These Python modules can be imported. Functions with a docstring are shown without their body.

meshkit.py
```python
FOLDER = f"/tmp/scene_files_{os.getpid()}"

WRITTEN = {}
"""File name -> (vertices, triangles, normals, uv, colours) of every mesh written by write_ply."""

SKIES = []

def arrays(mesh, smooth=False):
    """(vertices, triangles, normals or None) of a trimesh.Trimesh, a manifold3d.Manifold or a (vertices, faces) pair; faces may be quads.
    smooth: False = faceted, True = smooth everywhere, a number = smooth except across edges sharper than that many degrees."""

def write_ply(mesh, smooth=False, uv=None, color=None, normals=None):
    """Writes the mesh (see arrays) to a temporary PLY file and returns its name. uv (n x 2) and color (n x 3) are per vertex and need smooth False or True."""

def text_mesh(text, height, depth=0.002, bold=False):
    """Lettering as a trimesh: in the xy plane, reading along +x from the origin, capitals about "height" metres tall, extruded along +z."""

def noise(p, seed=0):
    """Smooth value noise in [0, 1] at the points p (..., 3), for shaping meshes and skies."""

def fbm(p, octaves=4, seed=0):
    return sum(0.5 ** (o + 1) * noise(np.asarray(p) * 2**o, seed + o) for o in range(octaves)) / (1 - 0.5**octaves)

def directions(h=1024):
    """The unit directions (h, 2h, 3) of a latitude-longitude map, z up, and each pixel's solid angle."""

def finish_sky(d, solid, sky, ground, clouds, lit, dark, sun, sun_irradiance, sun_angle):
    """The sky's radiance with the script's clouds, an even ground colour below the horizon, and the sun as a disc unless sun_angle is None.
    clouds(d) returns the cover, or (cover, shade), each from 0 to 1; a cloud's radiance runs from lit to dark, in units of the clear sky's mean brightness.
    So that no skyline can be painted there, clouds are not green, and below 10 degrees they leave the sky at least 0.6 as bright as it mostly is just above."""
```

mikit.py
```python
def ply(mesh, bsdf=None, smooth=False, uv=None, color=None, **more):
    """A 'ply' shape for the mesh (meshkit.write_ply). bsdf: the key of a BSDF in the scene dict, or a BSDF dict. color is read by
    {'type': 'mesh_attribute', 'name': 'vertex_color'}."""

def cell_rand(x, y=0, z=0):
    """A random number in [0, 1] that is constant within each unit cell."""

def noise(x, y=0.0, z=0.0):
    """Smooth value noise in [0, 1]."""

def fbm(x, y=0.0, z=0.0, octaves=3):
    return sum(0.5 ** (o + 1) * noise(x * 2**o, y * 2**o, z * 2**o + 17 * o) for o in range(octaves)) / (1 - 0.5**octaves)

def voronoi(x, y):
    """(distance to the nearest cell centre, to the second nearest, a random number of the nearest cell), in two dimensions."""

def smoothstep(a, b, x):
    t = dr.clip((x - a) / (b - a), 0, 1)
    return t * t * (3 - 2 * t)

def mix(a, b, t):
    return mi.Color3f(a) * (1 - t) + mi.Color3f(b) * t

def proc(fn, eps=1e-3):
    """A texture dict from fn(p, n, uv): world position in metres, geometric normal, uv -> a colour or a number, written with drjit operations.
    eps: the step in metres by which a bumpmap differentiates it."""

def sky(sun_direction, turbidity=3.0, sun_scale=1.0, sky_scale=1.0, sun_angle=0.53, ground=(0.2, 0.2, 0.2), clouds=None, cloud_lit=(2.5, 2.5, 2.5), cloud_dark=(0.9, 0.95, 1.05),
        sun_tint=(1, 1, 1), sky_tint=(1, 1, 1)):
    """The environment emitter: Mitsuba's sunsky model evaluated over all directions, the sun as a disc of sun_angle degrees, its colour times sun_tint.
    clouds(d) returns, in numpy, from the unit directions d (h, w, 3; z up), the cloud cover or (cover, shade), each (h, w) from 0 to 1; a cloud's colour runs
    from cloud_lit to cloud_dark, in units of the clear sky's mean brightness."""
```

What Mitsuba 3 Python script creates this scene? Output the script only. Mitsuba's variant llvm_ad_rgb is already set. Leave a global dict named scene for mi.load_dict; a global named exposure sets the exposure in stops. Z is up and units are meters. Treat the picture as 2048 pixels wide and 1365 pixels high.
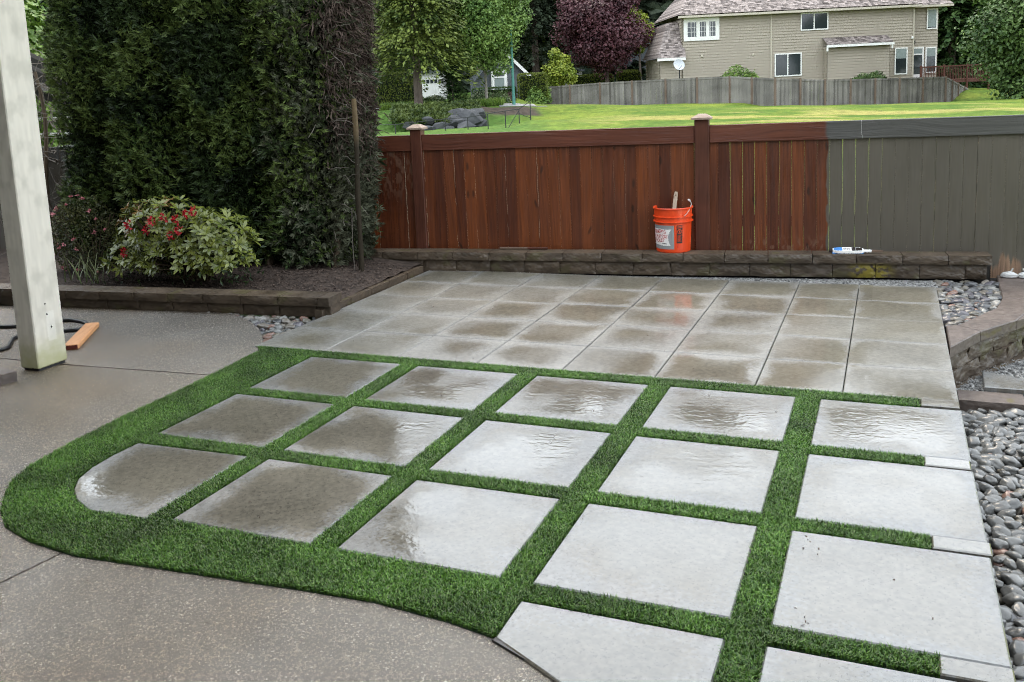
import math, random
import numpy as np, trimesh, mitsuba as mi, drjit as dr, mikit, meshkit
import shapely
from shapely.geometry import Polygon, LineString
T = mi.ScalarTransform4f
scene, labels = {}, {}

# ------------------------------------------------------------------ camera, sky, exposure
EYE = np.array([3.1423, -5.1783, 1.5297])
FWD = np.array([-0.40186921, 0.90177524, -0.15906777])
UPV = np.array([-0.02034191, 0.16487769, 0.98610423])
scene['camera'] = {'type': 'perspective', 'fov': 57.07, 'fov_axis': 'x', 'near_clip': 0.05, 'far_clip': 1500.0,
                   'principal_point_offset_x': 0.03541, 'principal_point_offset_y': 0.14677,
                   'to_world': T().look_at(origin=EYE.tolist(), target=(EYE + FWD).tolist(), up=UPV.tolist())}


def overcast(d):
    z = np.clip(d[..., 2], 0, 1)
    n = meshkit.fbm(d * np.array([3.0, 3.0, 6.0]), 4, seed=5)
    return np.ones(z.shape), np.clip(0.55 * (1 - z) ** 2 + 0.5 * (n - 0.5) + 0.1, 0, 1)


scene['sky'] = mikit.sky((-0.25, 0.45, 0.85), turbidity=4, sun_scale=0.12, sun_angle=25, clouds=overcast,
                         cloud_lit=(2.30, 2.5, 2.72), cloud_dark=(1.66, 1.8, 1.96), ground=(0.1, 0.1, 0.09))
exposure = 3.75

# ------------------------------------------------------------------ helpers
S = 0.50833
F2 = np.array([-0.40705193, 0.91340502])
R2 = np.array([0.91340502, 0.40705193])


def W(v):
    """(side, distance, height) as seen from where the photographer stands, to world metres"""
    v = np.asarray(v, float)
    xy = EYE[:2] + v[..., :1] * R2 + v[..., 1:2] * F2
    return np.concatenate([xy, v[..., 2:3]], -1)


def WM(m):
    m = m.copy()
    m.vertices = W(np.asarray(m.vertices))
    return m


used = {}


def uniq(k):
    used[k] = used.get(k, -1) + 1
    return k if used[k] == 0 else f'{k}_{used[k]:03d}'


def thing(name, label=None, cat=None, group=None, kind=None):
    k = uniq(name)
    labels[k] = {}
    if label: labels[k]['label'] = label
    if cat: labels[k]['category'] = cat
    if group: labels[k]['group'] = group
    if kind: labels[k]['kind'] = kind
    return k


def part(parent, name, mesh, bsdf, smooth=False, label=None, kind=None, **kw):
    k = uniq(f'{parent}__{name}')
    scene[k] = mikit.ply(mesh, bsdf, smooth, **kw) if not isinstance(mesh, dict) else {**mesh, **kw}
    if label or kind:
        labels[k] = {a: b for a, b in (('label', label), ('kind', kind)) if b}
    return k


def body(key, mesh, bsdf, smooth=False, **kw):
    scene[key] = mikit.ply(mesh, bsdf, smooth, **kw)
    return key


cat = trimesh.util.concatenate


def box(x0, x1, y0, y1, z0, z1):
    m = trimesh.creation.box((abs(x1 - x0), abs(y1 - y0), abs(z1 - z0)))
    m.apply_translation(((x0 + x1) / 2, (y0 + y1) / 2, (z0 + z1) / 2))
    return m


def cbox(x0, x1, y0, y1, z0, z1, c=0.004):
    """box with chamfered edges"""
    lo, hi = np.array([x0, y0, z0], float), np.array([x1, y1, z1], float)
    pts = []
    for sx in (0, 1):
        for sy in (0, 1):
            for sz in (0, 1):
                q = np.where([sx, sy, sz], hi, lo)
                inw = np.where([sx, sy, sz], -1, 1) * c
                for k in range(3):
                    e = inw.copy(); e[k] = 0
                    pts.append(q + e)
    return trimesh.convex.convex_hull(np.array(pts))


def prism(poly, z0, z1):
    m = trimesh.creation.extrude_polygon(poly if isinstance(poly, Polygon) else Polygon(poly), z1 - z0, engine='earcut')
    m.apply_translation((0, 0, z0))
    return m


def cprism(pts, z0, z1, c=0.005):
    """prism of a convex outline, top edge chamfered"""
    p = Polygon(pts); a = np.array(p.exterior.coords)[:-1]; b = np.array(p.buffer(-c, join_style=2).exterior.coords)[:-1]
    return trimesh.convex.convex_hull(np.vstack([np.c_[a, a[:, 0] * 0 + z0], np.c_[a, a[:, 0] * 0 + z1 - c], np.c_[b, b[:, 0] * 0 + z1]]))


def tube(path, rad, sides=6, cap=True):
    p = np.asarray(path, float)
    rad = np.broadcast_to(rad, (len(p),))
    t = np.gradient(p, axis=0); t /= np.linalg.norm(t, axis=1, keepdims=True) + 1e-12
    a = np.cross(t, np.where(np.abs(t[:, 2:]) < 0.9, [0, 0, 1.0], [1.0, 0, 0])); a /= np.linalg.norm(a, axis=1, keepdims=True) + 1e-12
    b = np.cross(t, a)
    g = np.arange(sides) * 2 * np.pi / sides
    v = p[:, None] + rad[:, None, None] * (np.cos(g)[None, :, None] * a[:, None] + np.sin(g)[None, :, None] * b[:, None])
    n = len(p)
    i, j = np.meshgrid(np.arange(n - 1), np.arange(sides), indexing='ij')
    q = np.stack([i * sides + j, i * sides + (j + 1) % sides, (i + 1) * sides + (j + 1) % sides, (i + 1) * sides + j], -1).reshape(-1, 4)
    f = np.vstack([q[:, [0, 1, 2]], q[:, [0, 2, 3]]])
    v = v.reshape(-1, 3)
    if cap:
        v = np.vstack([v, p[:1], p[-1:]]); m = n * sides
        k = np.arange(sides)
        f = np.vstack([f, np.c_[k * 0 + m, (k + 1) % sides, k], np.c_[k * 0 + m + 1, (n - 1) * sides + k, (n - 1) * sides + (k + 1) % sides]])
    return trimesh.Trimesh(v, f, process=False)


def unit(v):
    return v / (np.linalg.norm(v, axis=-1, keepdims=True) + 1e-12)


def cards(P, ax, nr, L, Wd, fold=0.25, mid=0.45):
    """one folded leaf (two triangles) per point: (vertices, faces)"""
    ax = unit(ax); sd = unit(np.cross(nr, ax)); n = np.cross(ax, sd)
    L = np.broadcast_to(np.asarray(L, float), (len(P),))[:, None]; Wd = np.broadcast_to(np.asarray(Wd, float), (len(P),))[:, None]
    tip = P + ax * L
    c = P + ax * L * mid + n * Wd * fold
    v = np.stack([P, c + sd * Wd / 2, tip, c - sd * Wd / 2], 1).reshape(-1, 3)
    k = np.arange(len(P))[:, None] * 4
    f = np.vstack([k + [0, 1, 2], k + [0, 2, 3]])
    return v, f


def tm(vf):
    return trimesh.Trimesh(vf[0], vf[1], process=False)


def rdir(rng, n):
    return unit(rng.normal(size=(n, 3)))


def grid_sheet(xs, ys, zf):
    X, Y = np.meshgrid(xs, ys, indexing='ij')
    v = np.stack([X, Y, zf(X, Y)], -1).reshape(-1, 3)
    a, b = len(xs), len(ys)
    i, j = np.meshgrid(np.arange(a - 1), np.arange(b - 1), indexing='ij')
    q = np.stack([i * b + j, (i + 1) * b + j, (i + 1) * b + j + 1, i * b + j + 1], -1).reshape(-1, 4)
    return trimesh.Trimesh(v, np.vstack([q[:, [0, 1, 2]], q[:, [0, 2, 3]]]), process=False)


def split_block(L, D, H, seed, nx=16, nz=6, amp=0.014, pull=0.0045):
    """wall block: x along 0..L, rough front at y=0 (bulging to -y), flat back at D"""
    x = np.linspace(0, L, nx + 1); z = np.linspace(0, H, nz + 1)
    X, Z = np.meshgrid(x, z, indexing='ij')
    p = np.stack([X * 9 + seed * 3.7, X * 0 + seed, Z * 14 + seed * 1.3], -1)
    d = amp * 2.2 * (meshkit.fbm(p * 1.3, 5, seed) - 0.42)
    e = np.minimum(np.minimum(X, L - X) / (L / nx), np.minimum(Z, H - Z) / (H / nz))
    Y = -d + np.where(e < 0.5, pull * (0.35 + 0.9 * meshkit.noise(p * 1.7, seed + 9)), 0)
    fr = np.stack([X, Y, Z], -1).reshape(-1, 3)
    bk = np.stack([X, X * 0 + D, Z], -1).reshape(-1, 3)
    b = nz + 1; n = len(fr)
    i, j = np.meshgrid(np.arange(nx), np.arange(nz), indexing='ij')
    q = np.stack([i * b + j, (i + 1) * b + j, (i + 1) * b + j + 1, i * b + j + 1], -1).reshape(-1, 4)
    ring = [i * b for i in range(nx + 1)] + [nx * b + j for j in range(1, nz + 1)] + [i * b + nz for i in range(nx - 1, -1, -1)] + [j for j in range(nz - 1, 0, -1)]
    r = np.array(ring); r2 = np.roll(r, -1)
    side = np.stack([r2, r, r + n, r2 + n], -1)
    qs = np.vstack([q, q[:, ::-1] + n, side])
    return trimesh.Trimesh(np.vstack([fr, bk]), np.vstack([qs[:, [0, 1, 2]], qs[:, [0, 2, 3]]]), process=False)


def place(m, x, y, z, ang):
    m = m.copy(); c, s = math.cos(ang), math.sin(ang)
    m.apply_transform(np.array([[c, -s, 0, x], [s, c, 0, y], [0, 0, 1, z], [0, 0, 0, 1.0]]))
    return m


# ------------------------------------------------------------------ materials
N, FB, SS, MX = mikit.noise, mikit.fbm, mikit.smoothstep, mikit.mix
C3 = mi.Color3f


def rgb(c): return {'type': 'rgb', 'value': list(c)}


def mat(name, color, rough=0.6, spec=0.35, two=True, bump=None, scale=0.004, eps=1e-3, **kw):
    col = mikit.proc(color) if callable(color) else rgb(color)
    r = mikit.proc(rough) if callable(rough) else float(rough)
    m = {'type': 'principled', 'base_color': col, 'roughness': r, 'specular': float(spec), **kw}
    if bump is not None:
        m = {'type': 'bumpmap', 'tex': mikit.proc(bump, eps), 'scale': float(scale), 'nested_bsdf': m}
    scene[name] = {'type': 'twosided', 'm': m} if two else m
    return name


def wet_c(uv, p, k, lo):
    ex = dr.minimum(uv.x, 1 - uv.x); ey = dr.minimum(uv.y, 1 - uv.y)
    w = 0.36 * (FB(p.x * 4, p.y * 4, 3.0, 4) - 0.5) + 0.13 * (N(p.x * 130, p.y * 130) - 0.5)
    return SS(lo, k, ex + w) * SS(lo, k, ey + w)


def frost(uv, p):
    pid = mikit.cell_rand(dr.floor(p.x / S + 0.01), dr.floor(p.y / S + 0.01), 14)
    k = (0.12 + 0.20 * SS(1.7, 0.1, p.y)) * (0.45 + 0.85 * pid) * (1 - 0.6 * SS(2.2, 2.8, p.x)) + 0.04
    return wet_c(uv, p + mi.Point3f(pid * 5, 0, 0), k, -0.035) * (1 - 0.55 * SS(0.52, 0.72, FB(p.x * 1.2 + 2, p.y * 1.2, 8.0, 3)))


def paver_col(p, n, uv):
    c = frost(uv, p)
    s = FB(p.x * 60, p.y * 60, 1.0, 3) - 0.5
    t = FB(p.x * 3, p.y * 3, 7.0, 3) - 0.5
    pid = mikit.cell_rand(dr.floor(p.x / S + 0.01), dr.floor(p.y / S + 0.01), 4)
    return MX((0.128, 0.124, 0.112), (0.104, 0.095, 0.074), c) * (1 + 0.5 * s + 0.55 * t + 0.16 * (pid - 0.5))


def paver_rough(p, n, uv):
    c = frost(uv, p)
    pid = mikit.cell_rand(dr.floor(p.x / S + 0.01), dr.floor(p.y / S + 0.01), 9)
    return 0.035 + 0.36 * (1 - c) + 0.04 * pid + 0.04 * FB(p.x * 30, p.y * 30, 2.0, 2)


def paver_bump(p, n, uv):
    return 0.35 * FB(p.x * 90, p.y * 90, 0.0, 2) + 0.25 * N(p.x * 16, p.y * 16)


mat('paver_wet', paver_col, paver_rough, 0.85, bump=paver_bump, scale=0.0011)


def slab_col(p, n, uv):
    c = wet_c(uv, p, 0.16, -0.03)
    s = FB(p.x * 70, p.y * 70, 1.0, 3) - 0.5
    t = FB(p.x * 2.5, p.y * 2.5, 7.0, 3) - 0.5
    return MX((0.094, 0.096, 0.095), (0.082, 0.075, 0.060), c) * (1 + 0.6 * s + 0.55 * t) * (1 - 0.35 * SS(0.78, 0.90, N(p.x * 150, p.y * 150, 4.0)))


def slab_rough(p, n, uv):
    c = wet_c(uv, p, 0.24, -0.06)
    return 0.06 + 0.29 * (1 - c) + 0.14 * SS(0.45, 0.75, FB(p.x * 5 + 3, p.y * 5, 5.0, 3))


def slab_bump(p, n, uv):
    u = p.x * 6 + p.y * 2
    return 0.5 * FB(u * 1.5, p.y * 34 - p.x * 7, 0.0, 4) + 0.45 * FB(p.x * 55, p.y * 55, 3.0, 3)


mat('slab_wet', slab_col, slab_rough, 1.0, bump=slab_bump, scale=0.0009, clearcoat=1.0, clearcoat_gloss=0.97)


def agg_col(p, n, uv):
    a, b, r = mikit.voronoi(p.x * 150, p.y * 150)
    e = SS(0.03, 0.30, b - a)
    t = FB(p.x * 1.3, p.y * 1.3, 2.0, 4)
    g = MX((0.040, 0.033, 0.025), (0.190, 0.160, 0.122), r * r)
    g = MX(g, C3(0.27, 0.25, 0.21), SS(0.95, 0.99, r))
    wet = MX((0.022, 0.018, 0.014), g, e)
    br = SS(0.50, 0.66, FB(p.x * 0.9 + 4, p.y * 0.9, 6.0, 3))
    return wet * MX((1, 1, 1), (0.97, 0.88, 0.74), br) * (0.80 + 0.85 * t)


def agg_rough(p, n, uv):
    t = FB(p.x * 1.6 + 9, p.y * 1.6, 2.0, 4)
    return 0.12 + 0.20 * SS(0.42, 0.66, t)


def agg_bump(p, n, uv):
    a, b, r = mikit.voronoi(p.x * 150, p.y * 150)
    return 0.9 * SS(0.0, 0.45, b - a) * (0.55 + 0.45 * r)


mat('aggregate', agg_col, agg_rough, 1.0, bump=agg_bump, scale=0.0028, eps=1.5e-3, clearcoat=0.35, clearcoat_gloss=0.92)


def turf_col(p, n, uv):
    h = mikit.cell_rand(dr.floor(p.x * 260), dr.floor(p.y * 260), 2)
    t = FB(p.x * 6, p.y * 6, 0.0, 2)
    c = MX((0.016, 0.052, 0.006), (0.110, 0.225, 0.026), h * h)
    return MX(c, C3(0.085, 0.105, 0.045), SS(0.86, 0.9, mikit.cell_rand(dr.floor(p.x * 310), dr.floor(p.y * 310), 7)) * 0.8) * (0.50 + 1.0 * t)


mat('turf_blade', turf_col, 0.45, 0.30)
mat('turf_base', (0.012, 0.022, 0.010), 0.9, 0.1)


def block_col(p, n, uv):
    a = FB(p.x * 7, p.y * 7, p.z * 7, 4)
    b = FB(p.x * 40, p.y * 40, p.z * 40, 3)
    h = FB(p.x * 2.3, p.y * 2.3, 4.0, 2)
    c = MX((0.034, 0.025, 0.017), (0.080, 0.057, 0.037), h) * (0.55 + 0.9 * a) * (0.6 + 0.8 * b)
    moss = SS(0.60, 0.72, FB(p.x * 9, p.y * 9, p.z * 9 + 5, 3)) * 0.45
    c = MX(c, C3(0.060, 0.055, 0.018), moss)
    big = SS(0.19, 0.06, dr.abs(p.x - 3.02 + 0.05 * (a - 0.5))) * SS(0.115, 0.07, p.z) * SS(2.9, 2.5, p.y) * SS(1.9, 2.1, p.y) * SS(0.30, 0.50, b)
    return MX(c, C3(0.17, 0.135, 0.012), big * 0.9)


def block_bump(p, n, uv): return FB(p.x * 55, p.y * 55, p.z * 55, 4)


mat('wall_block', block_col, lambda p, n, uv: 0.30 + 0.35 * FB(p.x * 8, p.y * 8, p.z * 8 + 3, 2), 0.45, bump=block_bump, scale=0.010)


def block2_col(p, n, uv):
    a = FB(p.x * 7, p.y * 7, p.z * 7, 4); b = FB(p.x * 45, p.y * 45, p.z * 45, 3)
    c = MX((0.052, 0.041, 0.035), (0.108, 0.084, 0.071), a) * (0.6 + 0.8 * b)
    return MX(c, C3(0.085, 0.070, 0.020), SS(0.57, 0.70, FB(p.x * 8, p.y * 8, p.z * 14, 3)) * SS(-0.008, -0.03, p.z) * 0.7)


mat('wall_block_red', block2_col, 0.5, 0.4, bump=block_bump, scale=0.007)
mat('soil', lambda p, n, uv: MX((0.014, 0.010, 0.008), (0.060, 0.042, 0.032), FB(p.x * 28, p.y * 28, 0.0, 4)), 0.8, 0.3, bump=lambda p, n, uv: FB(p.x * 45, p.y * 45, 0.0, 4), scale=0.02)
mat('mulch', lambda p, n, uv: MX((0.020, 0.013, 0.010), (0.110, 0.078, 0.060), mikit.cell_rand(dr.floor(p.x * 55), dr.floor(p.y * 55), 1)), 0.7, 0.3)
mat('gravel_fine', lambda p, n, uv: MX((0.06, 0.06, 0.058), (0.26, 0.255, 0.245), mikit.cell_rand(dr.floor(p.x * 70), dr.floor(p.y * 70), 1)), 0.5, 0.4)
mat('dirt', lambda p, n, uv: C3(0.030, 0.027, 0.024) * (0.5 + FB(p.x * 40, p.y * 40, 0.0, 3)), 0.9, 0.2, bump=lambda p, n, uv: FB(p.x * 60, p.y * 60, 0.0, 3), scale=0.01)
STONES = []
for i, c in enumerate([(0.105, 0.105, 0.10), (0.065, 0.066, 0.068), (0.150, 0.135, 0.115), (0.085, 0.080, 0.088), (0.21, 0.205, 0.19), (0.115, 0.105, 0.085), (0.165, 0.10, 0.078)]):
    STONES.append(mat(f'pebble_{i}', (lambda c: lambda p, n, uv: C3(*c) * (0.40 + 1.0 * FB(p.x * 22, p.y * 22, p.z * 22, 3)))(c), 0.26, 0.45))


def wood_grain(p, x, z, k=1.0):
    w = N(x * 6, z * 0.7, 3.0)
    return FB(x * 170 * k + w * 14, z * 3.0, 1.0, 3)


PITCH, JX = 0.0919, 2.714


def gray_paint(p):
    g = FB(p.x * 130, p.y * 3, p.z * 4, 3)
    c = C3(0.074, 0.064, 0.050) * (0.84 + 0.32 * g) * (0.85 + 0.3 * FB(p.x * 2, 0.0, p.z * 2, 2))
    raw = SS(0.155, 0.10, p.z + 0.09 * (N(p.x * 60, 1.0, 0.0) - 0.5) + 0.08 * dr.abs(p.x - 3.93) / 0.1) * SS(3.81, 3.84, p.x) * SS(4.05, 4.02, p.x)
    return MX(c, MX((0.07, 0.04, 0.025), (0.30, 0.19, 0.12), FB(p.x * 120, 0.0, p.z * 5, 3)), raw)


def red_stain(p, bid):
    g = wood_grain(p, p.x, p.z)
    t = FB(p.x * 1.6, 2.0, p.z * 1.3, 3)
    c = MX((0.042, 0.0085, 0.0028), (0.135, 0.0345, 0.0080), SS(0.05, 1.0, 0.50 * bid + 0.55 * t + 0.35 * (g - 0.5)))
    c = c * (0.70 + 0.60 * g)
    kd, _, kr = mikit.voronoi(p.x * 7.3 + 0.35 * N(p.z * 8, 3.0), p.z * 2.3)
    c = c * (1 - 0.6 * SS(0.11, 0.05, kd) * SS(0.55, 0.6, kr))
    worn = SS(0.52, 0.70, FB(p.x * 60, 0.0, p.z * 22, 3)) * SS(0.28, 0.14, p.z - 0.08 * t) * SS(1.6, 2.4, p.x)
    worn = dr.maximum(worn, SS(0.50, 0.64, FB(p.x * 40, 3.0, p.z * 14, 3)) * SS(-0.55, -0.72, p.x) * SS(0.45, 0.8, p.z) * 0.7)
    return MX(c, C3(0.15, 0.085, 0.055), worn * 0.55)


def fence_col(p, n, uv):
    bid = mikit.cell_rand(dr.floor((p.x - JX) / PITCH + 0.02), 3, 5)
    edge = 2.697 + 0.020 * (N(p.z * 30, 1.0) - 0.5)
    c = MX(red_stain(p, bid), gray_paint(p), dr.maximum(SS(edge - 0.006, edge + 0.006, p.x), SS(-2.2, -2.21, p.x)))
    raw = SS(0.75, 0.9, dr.abs(n.x)) * SS(0.25, 0.5, N(p.x * 9, p.z * 14))
    return MX(c, C3(0.42, 0.36, 0.27), raw)


def rail_col(p, n, uv):
    g = FB(p.x * 3.0, 5.0, p.z * 120 + 8 * N(p.x * 2.5, p.z * 9), 3)
    c = MX((0.050, 0.0125, 0.0065), (0.120, 0.039, 0.021), g) * (0.75 + 0.5 * FB(p.x * 1.5, 1.0, p.z * 4, 2))
    gy = C3(0.060, 0.058, 0.054) * (0.62 + 0.75 * g)
    run = SS(0.992, 0.996, N(p.x * 19 + 0.3 * N(p.z * 12, 2.0), 8.0)) 
    e = 2.693 + 0.05 * (N(p.z * 14, 4.0) - 0.5)
    return MX(c, MX(gy, C3(0.32, 0.31, 0.29), run), dr.maximum(SS(e - 0.012, e + 0.02, p.x), SS(-2.2, -2.21, p.x)))


def fence_bump(p, n, uv): return FB(p.x * 260, p.y * 10, p.z * 6, 3)


mat('fence_board', fence_col, lambda p, n, uv: 0.34 + 0.25 * FB(p.x * 50, 0.0, p.z * 4, 2), 0.45, bump=fence_bump, scale=0.0022)
mat('fence_rail', rail_col, 0.42, 0.4, bump=lambda p, n, uv: FB(p.x * 4, p.y * 8, p.z * 150 + 8 * N(p.x * 2.5, p.z * 9), 3), scale=0.003)
mat('post_red', lambda p, n, uv: MX((0.040, 0.0105, 0.006), (0.085, 0.028, 0.015), wood_grain(p, p.x, p.z)) * (0.7 + 0.6 * FB(p.x * 9, 1.0, p.z * 5, 3)), 0.45, 0.4, bump=fence_bump, scale=0.002)
mat('post_gray', lambda p, n, uv: gray_paint(p), 0.5, 0.35)
mat('cap_weathered', lambda p, n, uv: MX((0.12, 0.065, 0.046), (0.34, 0.27, 0.215), FB(p.x * 40, p.y * 40, p.z * 20, 3)), 0.6, 0.3)


def white_paint(p, n, uv):
    g = FB(p.x * 50, p.y * 50, p.z * 5, 3)
    d = SS(0.45, 0.75, FB(p.x * 14, p.y * 14, p.z * 9, 4))
    c = C3(0.535, 0.50, 0.425) * (0.86 + 0.26 * g)
    c = MX(c, C3(0.36, 0.34, 0.28), d * 0.5)
    alg = SS(0.26, 0.0, p.z + 0.12 * (FB(p.x * 25, p.y * 25, p.z * 25, 3) - 0.5))
    c = MX(c, C3(0.27, 0.27, 0.11), alg * 0.75)
    pat = SS(0.150, 0.156, p.z) * SS(0.335, 0.329, p.z) * SS(-1.185, -1.179, p.y) * SS(-1.118, -1.124, p.y) * SS(0.3, 0.6, FB(p.y * 40, p.x, p.z * 40, 3) + 0.25)
    return MX(c, C3(0.70, 0.69, 0.64), pat * 0.25)


mat('post_paint', white_paint, 0.55, 0.3, bump=lambda p, n, uv: FB(p.x * 120, p.y * 120, p.z * 12, 3), scale=0.0025)
mat('shelter_dark', (0.022, 0.020, 0.017), 0.8, 0.2)
mat('roof_soffit', lambda p, n, uv: C3(0.10, 0.085, 0.065) * (0.8 + 0.4 * N(p.x * 30, p.y * 2)), 0.7, 0.2)
mat('black_rubber', (0.014, 0.014, 0.015), 0.4, 0.4)
mat('lumber', lambda p, n, uv: MX((0.33, 0.15, 0.065), (0.52, 0.28, 0.135), FB(p.x * 90 + p.y * 45, p.y * 3 - p.x * 5, p.z * 60, 3)), 0.5, 0.35)
mat('red_end', (0.075, 0.016, 0.010), 0.6, 0.3)
mat('bucket_orange', lambda p, n, uv: MX((0.60, 0.052, 0.010), (0.72, 0.10, 0.035), SS(0.55, 0.8, FB(p.x * 30, p.y * 30, p.z * 8, 4))), 0.30, 0.45)
mat('label_gray', (0.23, 0.235, 0.24), 0.4, 0.35)
mat('label_white', (0.66, 0.64, 0.62), 0.45, 0.35)
mat('label_red', (0.42, 0.020, 0.022), 0.45, 0.35)
mat('print_black', (0.016, 0.012, 0.011), 0.4, 0.35)
mat('wire', (0.55, 0.53, 0.50), 0.35, 0.5)
mat('white_plastic', (0.70, 0.69, 0.67), 0.35, 0.45)
mat('stick_wood', lambda p, n, uv: MX((0.20, 0.13, 0.085), (0.55, 0.47, 0.37), FB(p.x * 60, p.y * 60, p.z * 25, 3)), 0.6, 0.3)
mat('handle_brown', (0.10, 0.065, 0.045), 0.5, 0.4)
mat('brush_blue', (0.055, 0.19, 0.46), 0.35, 0.45)
mat('bag_clear', (0.40, 0.40, 0.385), 0.2, 0.6)


def leafmat(name, a, b, freq=3.0, cell=14.0, rough=0.5, spec=0.3, trans=None):
    def f(p, n, uv):
        h = mikit.cell_rand(dr.floor(p.x * cell), dr.floor(p.y * cell), dr.floor(p.z * cell))
        t = FB(p.x * freq, p.y * freq, p.z * freq, 2)
        return MX(a, b, SS(0.05, 0.95, 0.55 * h + 0.75 * t - 0.15))
    return mat(name, f, rough, spec)


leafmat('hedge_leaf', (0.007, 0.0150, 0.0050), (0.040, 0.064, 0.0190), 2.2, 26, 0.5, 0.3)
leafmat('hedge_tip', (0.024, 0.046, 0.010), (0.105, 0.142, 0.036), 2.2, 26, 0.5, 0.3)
leafmat('hedge_gray', (0.038, 0.044, 0.026), (0.125, 0.132, 0.085), 3.0, 26, 0.6, 0.2)
leafmat('hedge_dead', (0.028, 0.019, 0.016), (0.110, 0.080, 0.064), 5.0, 30, 0.8, 0.15)
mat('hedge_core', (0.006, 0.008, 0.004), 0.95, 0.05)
mat('bark_brown', lambda p, n, uv: MX((0.045, 0.032, 0.022), (0.165, 0.125, 0.085), FB(p.x * 60, p.y * 60, p.z * 6, 3)), 0.8, 0.2)
mat('stake_wood', lambda p, n, uv: MX((0.022, 0.017, 0.010), (0.105, 0.075, 0.040), SS(1.1, 1.3, p.z)) * (0.6 + 0.8 * FB(p.x * 80, p.y * 80, p.z * 6, 3)), 0.75, 0.2)


def rhod_col(p, n, uv):
    m = SS(0.36, 0.50, dr.abs(uv.x - 0.5))
    h = mikit.cell_rand(dr.floor(p.x * 16), dr.floor(p.y * 16), dr.floor(p.z * 16))
    c = MX((0.048, 0.068, 0.009), (0.145, 0.165, 0.026), h)
    return MX(c, C3(0.26, 0.27, 0.13), m * 0.6)


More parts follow.
